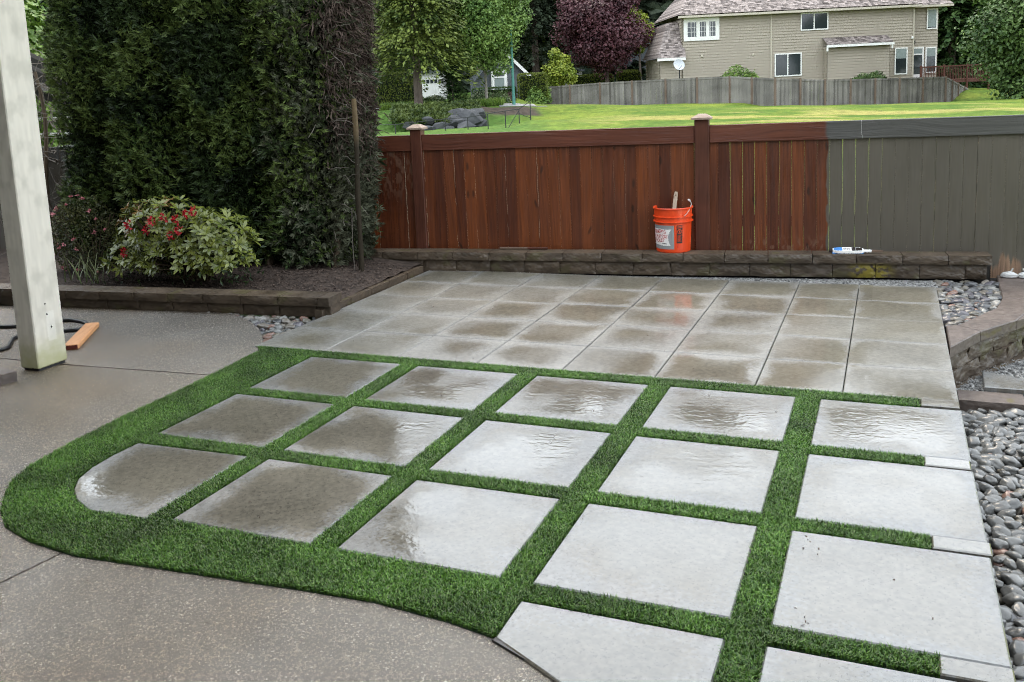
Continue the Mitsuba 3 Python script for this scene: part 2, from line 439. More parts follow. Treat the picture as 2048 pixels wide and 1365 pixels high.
mat('rhod_leaf', rhod_col, 0.36, 0.45)
mat('rhod_young', (0.20, 0.115, 0.035), 0.45, 0.4)
mat('flower_red', (0.33, 0.008, 0.016), 0.5, 0.3)
mat('flower_pink', (0.50, 0.20, 0.22), 0.55, 0.3)
leafmat('azalea_leaf', (0.020, 0.030, 0.010), (0.085, 0.085, 0.030), 8, 30)
mat('blade_leaf', lambda p, n, uv: MX((0.06, 0.085, 0.03), (0.24, 0.26, 0.13), uv.y), 0.45, 0.4)
mat('twig_gray', (0.16, 0.14, 0.12), 0.8, 0.2)
leafmat('leaf_bright', (0.050, 0.105, 0.014), (0.160, 0.235, 0.040), 0.7, 5)
leafmat('leaf_fresh', (0.048, 0.104, 0.019), (0.155, 0.236, 0.048), 0.5, 3)
leafmat('leaf_mid', (0.024, 0.056, 0.013), (0.085, 0.138, 0.034), 0.5, 3)
leafmat('leaf_yellow', (0.090, 0.140, 0.012), (0.240, 0.270, 0.030), 0.8, 4)
leafmat('cedar_green', (0.020, 0.042, 0.009), (0.145, 0.180, 0.034), 0.7, 3)
leafmat('fir_dark', (0.013, 0.024, 0.013), (0.048, 0.064, 0.036), 0.5, 2)
leafmat('fir_green', (0.016, 0.040, 0.012), (0.055, 0.095, 0.025), 0.5, 2)
leafmat('plum_leaf', (0.026, 0.008, 0.011), (0.105, 0.038, 0.046), 0.8, 3)
leafmat('hedge_trim', (0.045, 0.070, 0.008), (0.130, 0.155, 0.022), 0.8, 6)
leafmat('hedge_low', (0.018, 0.042, 0.010), (0.060, 0.100, 0.022), 0.8, 6)
leafmat('juniper', (0.026, 0.046, 0.012), (0.100, 0.130, 0.030), 0.9, 5)
mat('core_dark', (0.010, 0.014, 0.008), 0.95, 0.05)
mat('bark_far', lambda p, n, uv: MX((0.05, 0.038, 0.032), (0.16, 0.125, 0.105), FB(p.x * 6, p.y * 6, p.z * 1.5, 3)), 0.85, 0.2)
mat('bark_pale', (0.22, 0.20, 0.17), 0.8, 0.2)


def lawn_col(p, n, uv):
    a = FB(p.x * 0.35, p.y * 0.35, 0.0, 4); b = FB(p.x * 3.0, p.y * 3.0, 1.0, 4)
    c = MX((0.050, 0.094, 0.010), (0.118, 0.150, 0.019), SS(0.3, 0.7, 0.6 * a + 0.4 * b))
    s = (p.x - 3.1423) * 0.91340502 + (p.y + 5.1783) * 0.40705193
    d = -(p.x - 3.1423) * 0.40705193 + (p.y + 5.1783) * 0.91340502
    dry = SS(0.50, 0.66, FB(p.x * 0.28 + 3, p.y * 0.5, 4.0, 3)) * SS(3.0, 9.0, s) * SS(56, 44, d)
    c = MX(c, C3(0.24, 0.20, 0.065), dry * 0.7)
    c = MX(c, C3(0.045, 0.095, 0.018), SS(5.0, 1.0, s) * 0.75)
    w = 0.9 * (FB(p.x * 0.8, p.y * 0.8, 9.0, 3) - 0.5)
    bank = SS(0.4, 0.8, s + w) * SS(4.3, 3.6, s + w) * SS(54.6, 55.2, d + w) * SS(58.8, 58.4, d + w)
    c = MX(c, C3(0.052, 0.040, 0.031), bank)
    return c * (0.55 + 0.9 * FB(p.x * 5, p.y * 5, 2.0, 4))


mat('lawn_grass', lawn_col, 0.8, 0.15, bump=lambda p, n, uv: FB(p.x * 7, p.y * 7, 0.0, 4), scale=0.12, eps=0.02)


def gray_wood(p, n, uv):
    s = (p.x - 3.1423) * 0.91340502 + (p.y + 5.1783) * 0.40705193
    h = mikit.cell_rand(dr.floor(s / 0.142), 4, 1)
    g = FB(s * 40, 1.0, p.z * 1.5, 3)
    return MX((0.075, 0.068, 0.063), (0.235, 0.218, 0.200), h * 0.65 + 0.35 * g) * (0.65 + 0.6 * FB(s * 0.8, 2.0, p.z * 1.2, 3))


mat('far_fence', gray_wood, 0.8, 0.2)
mat('far_post', lambda p, n, uv: MX((0.10, 0.070, 0.052), (0.17, 0.125, 0.098), FB(p.x * 3, p.y * 3, p.z * 2, 2)), 0.8, 0.2)
mat('siding', lambda p, n, uv: C3(0.300, 0.262, 0.208) * (0.93 + 0.14 * FB(p.x * 0.7, p.y * 0.7, p.z * 0.7, 3)), 0.6, 0.25)
mat('shake_roof', lambda p, n, uv: MX((0.075, 0.062, 0.058), (0.30, 0.255, 0.235), mikit.cell_rand(dr.floor(((p.x - 3.1423) * 0.91340502 + (p.y + 5.1783) * 0.40705193) / 0.24), dr.floor(p.z / 0.115), 3)), 0.7, 0.25)
mat('trim_white', (0.66, 0.65, 0.62), 0.5, 0.3)
mat('trim_tan', (0.40, 0.36, 0.29), 0.5, 0.3)
mat('window_dark', (0.020, 0.026, 0.028), 0.08, 0.6)
mat('window_blind', (0.20, 0.235, 0.225), 0.3, 0.4)
mat('slate_roof', (0.10, 0.108, 0.12), 0.7, 0.3)
mat('deck_stain', (0.085, 0.032, 0.022), 0.6, 0.3)
mat('dish_gray', (0.42, 0.44, 0.47), 0.4, 0.4)
mat('lamp_teal', (0.045, 0.165, 0.135), 0.45, 0.4)
mat('iron_black', (0.014, 0.015, 0.015), 0.5, 0.4)
mat('rock_gray', lambda p, n, uv: MX((0.012, 0.013, 0.015), (0.095, 0.096, 0.100), FB(p.x * 1.8, p.y * 1.8, p.z * 1.8, 4)), 0.8, 0.25)
mat('asphalt', lambda p, n, uv: C3(0.20, 0.20, 0.196) * (0.8 + 0.4 * FB(p.x * 2, p.y * 2, 0.0, 3)), 0.6, 0.3)
mat('bark_mulch', lambda p, n, uv: C3(0.050, 0.038, 0.029) * (0.6 + 0.8 * FB(p.x * 3, p.y * 3, 0.0, 4)), 0.9, 0.1)
# ------------------------------------------------------------------ ground and lawn
CTRL = np.array([(-40, 8, -.4), (0, 8, -.4), (40, 8, -.6), (-30, 38, -.5), (-4, 40, -.5), (3, 40, -.42), (10, 40, -.35), (20, 40, -.5), (35, 40, -1.0),
                 (-4, 46.3, -.45), (1.7, 46.3, -.46), (3, 46.3, -.1), (-4, 52, -.75), (0.5, 52.3, -.62), (2, 52, -.45), (4.5, 56, -.2), (-12, 52, -.3), (-4, 56.5, .55), (0, 56.5, .5), (2.5, 57.5, .35), (4.5, 62, .2), (-14, 58, .5),
                 (-4, 64, .55), (2.5, 62, .5), (-4, 75, .9), (3, 72, .75), (5.5, 72.8, -.22), (9.8, 70.7, -.2), (14, 67.7, -.18), (17.8, 64.6, -.25), (19.8, 61.5, -.48), (23.4, 62.5, -.65),
                 (27.6, 64.5, -.88), (33.9, 67.6, -1.05), (45.9, 80.5, -2.1), (60, 80, -2.5), (17, 76, .9), (25, 76, .7), (33, 76, .3), (40, 78, -.3), (10, 80, 1.2), (-10, 90, 1.5), (10, 100, 1.6), (40, 100, .5), (-60, 60, .2), (90, 60, -3), (-20, 20, -.4), (20, 20, -.6), (-80, 130, 3), (0, 150, 4), (80, 130, 2)], float)


def lawn_z(s, d):
    s = np.asarray(s, float); d = np.asarray(d, float)
    num = 0; den = 0
    for a, b, z in CTRL:
        w = 1 / (((s - a) ** 2 + (d - b) ** 2) ** 1.6 + 0.02)
        num = num + w * z; den = den + w
    z = num / den
    return np.where(d < 8.5, np.minimum(z, -0.42), z)


def gz(s, d): return float(lawn_z(np.array([s]), np.array([d]))[0])


ss_ = np.r_[-400, -200, -100, -60, np.arange(-40, -8, 1.0), np.arange(-8, 8, .4), np.arange(8, 60, 1.0), 60, 80, 110, 200, 400]
dd_ = np.r_[-200, -60, -20, -5, 4, 7.2, 8.5, np.arange(10, 44, 1.0), np.arange(44, 68, .5), np.arange(68, 90, 1.0), 92, 100, 120, 160, 240, 400]
lawn = WM(grid_sheet(ss_, dd_, lawn_z))
k = thing('lawn', 'wide green lawn sloping beyond the fence with dry yellow patches', 'lawn', kind='structure')
body(k, lawn, 'lawn_grass', 40)

# ------------------------------------------------------------------ patio of square pavers
k = thing('paver_patio', 'wet concrete paver patio on its compacted base', 'patio', kind='structure')
body(k, prism([(-0.53, -3.6), (3.425, -3.6), (3.425, 2.03), (-0.53, 1.96)], -0.42, -0.052), 'dirt')
XE = [-0.5083, 0, 0.5083, 1.0167, 1.525, 2.0333, 2.5417, 2.951, 3.4545]
YE = [-0.488, 0, 0.5083, 1.0167, 1.525, 2.033]
rng = np.random.default_rng(3)


def top_uv(m, x0, x1, y0, y1):
    v = np.asarray(m.vertices)
    return np.c_[(v[:, 0] - x0) / (x1 - x0), (v[:, 1] - y0) / (y1 - y0)]


def flat(m):
    """unshared vertices, so that faces keep their own normals with uv"""
    return trimesh.Trimesh(np.asarray(m.vertices)[np.asarray(m.faces).ravel()], np.arange(len(m.faces) * 3).reshape(-1, 3), process=False)


def tilt(m, rng, a=0.0022):
    v = np.asarray(m.vertices); c = v.mean(0)
    tx, ty, dz = rng.uniform(-a, a), rng.uniform(-a, a), rng.uniform(-0.0012, 0.0012)
    v[:, 2] += (v[:, 0] - c[0]) * tx + (v[:, 1] - c[1]) * ty + dz
    m.vertices = v
    return m


for j in range(5):
    for i in range(8):
        g = 0.0025
        x0, x1, y0, y1 = XE[i] + g, XE[i + 1] - g, YE[j] + g, YE[j + 1] - g
        m = tilt(flat(cprism([(x0, y0), (x1, y0), (x1, y1), (x0, y1)], -0.05, 0.0, 0.004)), rng)
        part(k, 'paver', m, 'paver_wet', uv=top_uv(m, x0, x1, y0 if j else y0 - 0.02, y1))
CX = [-0.0035 + 0.7155 * i for i in range(5)]; CW = 0.606
RY = [-0.6125, -1.319, -2.028]; RD = 0.604
# outer edge of the artificial grass against the poured concrete
OUT = [(-0.47, -0.505), (-0.413, -0.562), (-0.383, -0.984), (-0.363, -1.265), (-0.354, -1.76), (-0.328, -2.106), (-0.283, -2.4), (-0.225, -2.54), (-0.137, -2.652), (-0.011, -2.78), (0.123, -2.871), (0.321, -2.931), (0.568, -2.958),
       (0.883, -2.933), (1.18, -2.913), (1.456, -2.892), (1.721, -2.879), (1.987, -2.904), (2.143, -2.936)]
CURVE = [(2.143, -2.940), (2.255, -2.992), (2.406, -3.06), (2.6, -3.17), (2.8, -3.32), (3.0, -3.5), (3.1, -3.62)]
lower = []
for j in range(3):
    for i in range(5):
        x0, y1 = CX[i], RY[j]
        pts = [(x0, y1 - RD), (x0 + CW, y1 - RD), (x0 + CW, y1), (x0, y1)]
        if i == 4: pts = [(x0, y1 - RD), (3.4545, y1 - RD), (3.4545, y1), (x0, y1)]
        if i == 0 and j == 2:
            pts = [(0.335, -2.668), (0.605, -2.655), (0.602, -2.028), (0.0, -2.045), (-0.004, -2.20), (0.012, -2.34), (0.05, -2.45), (0.12, -2.54), (0.21, -2.61)]
        lower.append((pts, (x0, x0 + CW, y1 - RD, y1)))
clip = Polygon(CURVE + [(3.6, -3.62), (3.6, -2.5), (2.143, -2.5)])
cut = Polygon([(2.145, -3.40), (2.75, -3.40), (2.75, -2.735), (2.145, -2.735)]).intersection(clip)
lower.append((list(cut.exterior.coords)[:-1], (2.145, 2.75, -3.34, -2.735)))
lower.append(([(2.8585, -3.40), (3.4545, -3.40), (3.4545, -2.735), (2.8585, -2.735)], (2.8585, 3.4545, -3.34, -2.735)))
for pts, (x0, x1, y0, y1) in lower:
    m = tilt(flat(cprism(pts, -0.05, 0.0, 0.005)), rng, 0.003)
    part(k, 'large_paver', m, 'slab_wet', uv=top_uv(m, x0, x1, y0, y1))
for (x0, x1, y0, y1) in [(3.292, 3.452, -0.583, -0.492), (3.287, 3.449, -1.310, -1.222), (3.291, 3.462, -2.016, -1.928), (3.284, 3.456, -2.722, -2.638)]:
    m = tilt(flat(cprism([(x0, y0), (x1, y0), (x1, y1), (x0, y1)], -0.05, 0.003, 0.004)), rng)
    part(k, 'filler_paver', m, 'slab_wet', uv=top_uv(m, x0 - .1, x1 + .1, y0 - .02, y1 + .02))

# ------------------------------------------------------------------ poured concrete with exposed aggregate
k = thing('concrete_walkway', 'wet poured concrete with exposed aggregate and brown stains', 'concrete', kind='structure')
edge_up = [(-1.62, 0.31), (-1.407, 0.298), (-1.18, 0.215), (-0.975, 0.085), (-0.80, -0.06), (-0.63, -0.24), (-0.53, -0.38), (-0.485, -0.475)]
allc = edge_up + OUT[1:] + CURVE[1:] + [(3.1, -9), (-9, -9), (-9, -0.5), (-3.4, 0.06), (-2.6, 0.16)]
P_all = Polygon(allc).buffer(0)
jl = LineString([(-9, -1.56), (-2.013, -1.115), (-1.419, -1.112), (-0.3, -1.045)]).buffer(0.006)
jl2 = LineString([(0.505, -2.9), (0.46, -3.2), (0.2, -5.5), (0.0, -9.2)]).buffer(0.004)
for g in P_all.difference(jl).difference(jl2).geoms:
    if g.area > 0.05:
        part(k, 'concrete_slab', prism(g, -0.12, -0.012), 'aggregate')
body(k, prism(P_all.buffer(-0.01), -0.40, -0.024), 'dirt')
k = thing('edging_strip', 'black plastic edging strip bent along the curved concrete edge', 'edging')
e1 = LineString(CURVE)
body(k, prism(e1.buffer(0.010, cap_style=2), -0.08, -0.004), 'black_rubber')

# ------------------------------------------------------------------ artificial grass between the pavers
k = thing('artificial_grass', 'green artificial grass strips laid between the large pavers', 'artificial grass', kind='stuff')
area = Polygon(OUT + [(2.143, -2.735), (2.752, -2.735), (2.752, -3.7), (2.857, -3.7), (2.857, -2.72), (3.285, -2.722), (3.285, -0.495), (2.5, -0.492), (-0.46, -0.488)]).buffer(0)
for pts, _ in lower:
    area = area.difference(Polygon(pts).buffer(0.002))
area = area.difference(box_ := Polygon([(3.287, -3.5), (3.6, -3.5), (3.6, 0), (3.287, 0)]))
rng = np.random.default_rng(11)
bnd = area.bounds
npt = int(80000 * (bnd[2] - bnd[0]) * (bnd[3] - bnd[1]))
q = rng.uniform((bnd[0], bnd[1]), (bnd[2], bnd[3]), (npt, 2))
q = q[shapely.contains_xy(area, q[:, 0], q[:, 1])]
# denser towards the eye is not needed: blades are even
n = len(q)
az = rng.uniform(0, 2 * np.pi, n); lean = rng.uniform(0.15, 0.95, n)
h = rng.uniform(0.014, 0.027, n); wd = rng.uniform(0.0020, 0.0034, n)
dirx = np.stack([np.cos(az), np.sin(az)], 1)
sd = np.stack([-np.sin(az), np.cos(az), 0 * az], 1) * wd[:, None] / 2
b0 = np.c_[q, np.full(n, -0.012)]
m1 = b0 + np.c_[dirx * (h * 0.30 * lean)[:, None], h * 0.6]
t1 = b0 + np.c_[dirx * (h * 0.95 * lean)[:, None], h * (1.0 - 0.28 * lean)]
v = np.stack([b0 - sd, b0 + sd, m1 - sd * .9, m1 + sd * .9, t1], 1).reshape(-1, 3)
kk = np.arange(n)[:, None] * 5
f = np.vstack([kk + [0, 1, 3], kk + [0, 3, 2], kk + [2, 3, 4]])
body(k, trimesh.Trimesh(v, f, process=False), 'turf_blade')
base = cat([prism(g, -0.048, -0.010) for g in getattr(area, 'geoms', [area]) if g.area > 1e-4])
part(k, 'turf_backing', base, 'turf_base', label='dark woven backing under the artificial grass')

rng = np.random.default_rng(13)
k = thing('leaf_litter', 'tiny dark bits of debris scattered on the pavers and concrete', 'debris', kind='stuff')
lp = np.vstack([rng.uniform((-1.2, -3.4), (0.2, -0.2), (26, 2)), rng.uniform((0.0, -2.7), (3.4, 1.9), (60, 2)), rng.normal((2.90, -2.10), (.05, .035), (9, 2)), rng.normal((2.91, -2.60), (.03, .04), (7, 2)), rng.uniform((0.6, -3.6), (2.0, -2.98), (20, 2))])
body(k, tm(cards(np.c_[lp, np.full(len(lp), 0.002)], rdir(rng, len(lp)) * [1, 1, .15], rdir(rng, len(lp)) * [.3, .3, 0] + [0, 0, 1], rng.uniform(.006, .018, len(lp)), rng.uniform(.003, .008, len(lp)), .3)), 'mulch')

# ------------------------------------------------------------------ low wall under the fence
B = 0.105; ANG = math.atan(B)
def wy(x): return 2.012 + B * x
rng = np.random.default_rng(5)
k = thing('retaining_wall', 'low wet stone block wall running along the foot of the fence', 'retaining wall')
x = -1.75; i = 0
while x < 3.75:
    L = 0.302; L = min(L, 3.80 - x)
    part(k, 'wall_block', place(split_block(L - 0.004, 0.15, 0.105, 10 + i, amp=0.020), x, wy(x) + 0.016, -0.012 + 0, ANG), 'wall_block', 25)
    x += L * math.cos(ANG); i += 1
x = -1.86; i = 0
while x < 3.78:
    L = 0.318 + rng.uniform(-0.012, 0.012); L = min(L, 3.832 - x)
    part(k, 'cap_block', place(split_block(L - 0.005, 0.185, 0.066, 60 + i, nz=4, amp=0.016), x, wy(x) - 0.012 + rng.uniform(-.003, .003), 0.098 + rng.uniform(-.001, .002), ANG), 'wall_block', 25)
    x += L * math.cos(ANG); i += 1
part(k, 'backfill', prism([(-1.9, wy(-1.9) + 0.13), (3.83, wy(3.83) + 0.13), (3.83, wy(3.83) + 0.19), (-1.9, wy(-1.9) + 0.19)], -0.3, 0.09), 'dirt')
k = thing('gravel_strip', 'narrow strip of fine grey gravel between pavers and block wall', 'gravel', kind='structure')
body(k, prism([(-0.5, 1.93), (3.47, 2.03), (3.47, wy(3.47) + .05), (-0.5, wy(-.5) + .05)], -0.2, -0.030), 'gravel_fine')
n = 1500
px_ = rng.uniform(-0.3, 3.46, n); py_ = 2.02 + (wy(px_) - 2.02) * rng.uniform(0.1, 1.0, n); ok = py_ > 2.036; px_, py_ = px_[ok], py_[ok]
ico = trimesh.creation.icosphere(0)
def scatter(pts, rad, rng, z):
    out_v, out_f = [], []
    v0, f0 = np.asarray(ico.vertices), np.asarray(ico.faces)
    r = rng.uniform(rad[0], rad[1], (len(pts), 1, 1)) * rng.uniform(0.6, 1.2, (len(pts), 1, 3))
    v = v0[None] * r + np.c_[pts, np.full(len(pts), z)][:, None]
    f = f0[None] + (np.arange(len(pts)) * len(v0))[:, None, None]
    return trimesh.Trimesh(v.reshape(-1, 3), f.reshape(-1, 3), process=False)
part(k, 'gravel', scatter(np.c_[px_, py_], (0.004, 0.009), rng, -0.026), 'gravel_fine', kind='stuff', label='loose grey gravel chips')

# ------------------------------------------------------------------ planter wall, bed and curb on the left
def py(x): return 0.372 + 0.088 * x
A2 = math.atan(0.088)
k = thing('planter_wall', 'low stone block wall edging the planting bed on the left', 'retaining wall')
x = -4.2; i = 0
while x < -0.52:
    L = min(0.302, -0.462 - x)
    part(k, 'wall_block', place(split_block(L - 0.004, 0.15, 0.085, 110 + i), x, py(x) + 0.012, -0.02, A2), 'wall_block', 25); x += L; i += 1
x = -4.33; i = 0
while x < -0.5:
    L = min(0.315 + rng.uniform(-.01, .01), -0.455 - x)
    part(k, 'cap_block', place(split_block(L - 0.005, 0.20, 0.062, 140 + i, nz=3, amp=0.012), x, py(x) - 0.015, 0.066, A2), 'wall_block', 25); x += L; i += 1
k = thing('paver_curb', 'narrow curb of thin stone blocks between bed and paver patio', 'curb')
y = 0.30
for i in range(6):
    L = [0.10, 0.30, 0.30, 0.30, 0.30, 0.30][i]
    m = split_block(L - 0.004, 0.062, 0.062, 170 + i, nx=6, nz=2, amp=0.006, pull=0.004)
    part(k, 'curb_block', place(m, -0.512, y, -0.022 + 0.012 * i / 5, math.pi / 2), 'wall_block', 25); y += L
k = thing('planting_bed', 'dark mulched soil of the planting bed below the tall hedge', 'soil', kind='structure')


def bed_z(X, Y):
    return 0.035 + 0.085 * np.clip((Y - 0.3) / 0.8, 0, 1) * np.clip((-0.35 - X) / 0.7, 0, 1) + 0.022 * (meshkit.fbm(np.stack([X * 9, Y * 9, X * 0], -1), 4, 3) - 0.5)


bed = grid_sheet(np.linspace(-7, -0.555, 130), np.linspace(0.40, 2.02, 50), bed_z)
bv = np.asarray(bed.vertices); yl = py(bv[:, 0]) + 0.15
bv[:, 1] = yl + (bv[:, 1] - 0.40) / 1.62 * (2.235 + 0.1 * bv[:, 0] - yl)
bed.vertices = bv
body(k, bed, 'soil', 40)
n = 5200
cx = rng.uniform(-3.2, -0.58, n); t = rng.uniform(0, 1, n); cy = py(cx) + 0.19 + t * (1.55 - py(cx))
cz = bed_z(cx, (cy - py(cx) - .15) / 1.62 * 1.62 + 0.4) + 0.006
mm = tm(cards(np.c_[cx, cy, cz], rdir(rng, n) * [1, 1, 0.25], rdir(rng, n) * [0.5, 0.5, 0] + [0, 0, 1], rng.uniform(.012, .04, n), rng.uniform(.005, .014, n), 0.3))
part(k, 'mulch_chips', mm, 'mulch', kind='stuff', label='loose bark mulch chips')

# ------------------------------------------------------------------ river rocks
protos = []
for i in range(7):
    m = trimesh.creation.icosphere(2); v = np.asarray(m.vertices)
    v = v * (0.55 + 0.95 * meshkit.fbm(v * 1.35 + i * 7, 3, i))[:, None] * np.array([1.0, 0.72 + 0.05 * (i % 3), 0.50 + 0.04 * (i % 4)])
    m.vertices = v / np.abs(v[:, 0]).max()
    for s_ in STONES: pass
    protos.append(m)
pcache = {}


def stone_dict(i, s):
    if (i, s) not in pcache: pcache[(i, s)] = mikit.ply(protos[i], s, True)
    return pcache[(i, s)]


def rock_bed(label, poly, z, size, layers, seed, ground):
    k = thing('river_rock_bed', label, 'river rocks', kind='structure')
    poly = Polygon(poly)
    body(k, prism(poly.buffer(0.03), z - 0.25, z - 0.03), ground)
    rng = np.random.default_rng(seed)
    cnt = 0; extra = []
    for lay in range(layers):
        pts = []
        sp = size * (1.05, 1.15, 1.0)[lay]
        size_l = size * (1, 1, .7)[lay]
        x0, y0, x1, y1 = poly.bounds
        for _ in range(9000):
            c = rng.uniform((x0, y0), (x1, y1))
            if not shapely.contains_xy(poly, c[0], c[1]): continue
            if pts and np.min(np.sum((np.array(pts) - c) ** 2, 1)) < sp ** 2: continue
            pts.append(c)
        for c in pts:
            r = size_l * rng.uniform(0.62, 1.22)
            s = STONES[rng.choice(7, p=[.22, .15, .18, .11, .12, .14, .08])]
            tr = T().translate([c[0], c[1], z - 0.02 + lay * size * 0.55 + rng.uniform(-.01, .01)]).rotate([0, 0, 1], rng.uniform(0, 360)).rotate([1, 0, 0], rng.uniform(-28, 28)).rotate([0, 1, 0], rng.uniform(-24, 24)).scale(r)
            pi_ = int(rng.integers(7))
            if cnt < 300:
                part(k, 'stone', stone_dict(pi_, s), None, to_world=tr); cnt += 1
            else:
                m = protos[pi_].copy(); m.apply_transform(np.array(tr.matrix, float)); extra.append(m)
    if extra: part(k, 'stones', cat(extra), 'pebble_0', True, kind='stuff')
    return k


rock_bed('small wet river rocks between planter wall and curved concrete on the left', [(-1.62, 0.32), (-1.40, 0.315), (-1.17, 0.232), (-0.965, 0.10), (-0.79, -0.045), (-0.62, -0.225), (-0.52, -0.37), (-0.515, -0.40), (-0.515, 0.30), (-0.53, 0.335), (-1.62, 0.235)][::-1], -0.035, 0.042, 2, 21, 'dirt')
rock_bed('grey river rocks filling the corner between patio, fence wall and curved wall', [(3.47, 2.38), (3.47, 0.99), (3.55, 1.06), (3.67, 1.25), (3.77, 1.48), (3.83, 1.79), (3.86, 2.38)], -0.035, 0.040, 2, 22, 'dirt')
rock_bed('glossy wet river rocks on the lower ground right of the patio edge', [(3.465, 0.29), (3.465, -2.95), (3.56, -2.95), (3.74, -1.8), (3.90, -0.6), (4.05, 0.29)], -0.30, 0.043, 2, 23, 'dirt')

# ------------------------------------------------------------------ curved wall, step and slab at the right
k = thing('curved_wall', 'curved stone block wall with flat caps at the right end of the patio', 'retaining wall')
caps = [[(3.463, 0.455), (3.640, 0.852), (3.524, 0.972), (3.466, 0.950)], [(3.643, 0.857), (3.856, 1.171), (3.96, 1.477), (3.773, 1.474), (3.667, 1.250), (3.528, 0.976)],
        [(3.86, 1.171), (3.915, 1.351), (4.20, 1.80), (4.32, 1.80), (4.32, 1.48), (3.964, 1.476)], [(3.775, 1.480), (4.20, 1.482), (4.20, 1.783), (3.838, 1.785)], [(3.839, 1.790), (4.32, 1.788), (4.32, 2.58), (3.872, 2.56), (3.874, 2.33)]]
caps[2] = [(3.86, 1.176), (3.915, 1.351), (4.05, 1.478), (3.966, 1.476)]
for i, c in enumerate(caps):
    part(k, 'cap_block', cprism(c, -0.062, 0.0 - 0.001 * i, 0.006), 'wall_block_red')
fl = [(3.463, 0.462), (3.640, 0.860), (3.856, 1.178), (3.93, 1.40), (4.15, 1.72)]


def along(fl, t):
    ls = LineString(fl); p = ls.interpolate(t); p2 = ls.interpolate(min(t + 0.02, ls.length)); p1 = ls.interpolate(max(t - 0.02, 0))
    return p.x, p.y, math.atan2(p2.y - p1.y, p2.x - p1.x)


sd_ = 200
for c, (z0, off, st) in enumerate([(-0.155, 0.010, 0.0), (-0.250, 0.004, -0.16), (-0.345, -0.02, -0.08)]):
    t = st
    while t < 1.45:
        L = 0.300
        a = max(t, 0.0); x_, y_, an = along(fl, a + 0.001); xe, ye, _ = along(fl, min(t + L, 1.48)); an = math.atan2(ye - y_, xe - x_); LL = math.hypot(xe - x_, ye - y_)
        if LL > 0.05:
            part(k, 'wall_block', place(split_block(LL - 0.004, 0.2, 0.092, sd_, amp=0.022), x_ - math.sin(an) * off, y_ + math.cos(an) * off, z0, an), 'wall_block', 25)
        sd_ += 1; t += L
part(k, 'backfill', prism([(3.50, 0.75), (3.64, 0.98), (3.80, 1.25), (3.95, 1.5), (4.3, 1.9), (4.3, 2.55), (3.50, 2.40)], -0.35, -0.064), 'dirt')
part(k, 'backfill', prism([(3.80, 2.30), (3.90, 2.30), (4.30, 2.66), (3.80, 2.62)], -0.35, -0.040), 'dirt')
k = thing('gravel_pad', 'patch of fine dark gravel at the foot of the curved wall', 'gravel', kind='structure')
body(k, prism([(3.44, 0.36), (4.4, 0.36), (4.4, 1.6), (3.9, 1.25), (3.62, 0.85), (3.44, 0.5)], -0.42, -0.262), 'gravel_fine')
g_ = rng.uniform((3.46, 0.48), (4.1, 1.2), (1800, 2))
part(k, 'gravel', scatter(g_, (0.005, 0.011), rng, -0.258), 'gravel_fine', kind='stuff', label='loose gravel chips')
k = thing('step_block', 'reddish stone cap block laid as a step beside the river rocks', 'step')
m = split_block(0.318, 0.182, 0.085, 330, amp=0.008)
body(k, place(m, 3.505, 0.308, -0.335, -0.003), 'wall_block_red', 25)
k = thing('step_block', 'second stone cap block at the right picture edge beside the river rocks', 'step')
body(k, place(split_block(0.31, 0.182, 0.085, 331, amp=0.008), 3.829, 0.300, -0.338, -0.01), 'wall_block_red', 25)
k = thing('paver_offcut', 'pale cut paver piece lying on gravel behind the step block', 'paver')
m = flat(cprism([(3.640, 0.500), (4.02, 0.495), (4.02, 0.60), (3.652, 0.812)], -0.270, -0.225, 0.004))
body(k, m, 'slab_wet', uv=np.c_[np.asarray(m.vertices)[:, 0] * 0 + 0.1, np.asarray(m.vertices)[:, 1] * 0 + 0.1])

# ------------------------------------------------------------------ cedar fence
def fy(x): return 2.24 + 0.1 * x
FA = math.atan(0.1)


def on_fence(m, x):
    return place(m, x, fy(x), 0, FA)


rng = np.random.default_rng(8)
k = thing('cedar_fence', 'board fence, red stained on the left and grey painted on the right', 'fence')
gapy = {2.714: 1.0}
for i in range(-138, 20):
    xa = JX + PITCH * i
    def gap(j):
        r = np.random.default_rng(900 + j); u = r.random(4)
        xg = JX + PITCH * j
        pr = (0.9 if xg > 2.7 else 0.6) if xg > 1.7 else 0.34
        if u[0] > pr: return (0.0003, 0.0003)
        return (0.0006 + (0.0026 if xg > 2.7 else 0.0018) * u[1] ** 1.3, 0.0003 + (0.0024 if xg > 2.7 else 0.0018) * u[2] ** 1.5)
    gl, gr = gap(i), gap(i + 1)
    zb = 0.05 if xa < 3.78 else -0.055
    w = PITCH
    th = 0.019
    dy = rng.uniform(-0.0035, 0.0035)
    pts = []
    for zz, q_ in ((zb, 1), (1.10, 0)):
        for xx in (gl[q_] / 2, w - gr[q_] / 2):
            for yy in (0, th):
                pts.append((xx, yy + dy, zz))
    v = np.array(pts)
    f = np.array([[0, 2, 6], [0, 6, 4], [1, 5, 7], [1, 7, 3], [0, 4, 5], [0, 5, 1], [2, 3, 7], [2, 7, 6], [0, 1, 3], [0, 3, 2], [4, 6, 7], [4, 7, 5]])
    if xa > -10.2:
        part(k, 'board', on_fence(trimesh.Trimesh(v, f, process=False), xa), 'fence_board')
posts = [(-10.3, 0.10), (-7.88, 0.10), (-5.46, 0.10), (-3.05, 0.10), (-0.648, 0.100), (1.765, 0.112), (4.18, 0.10)]
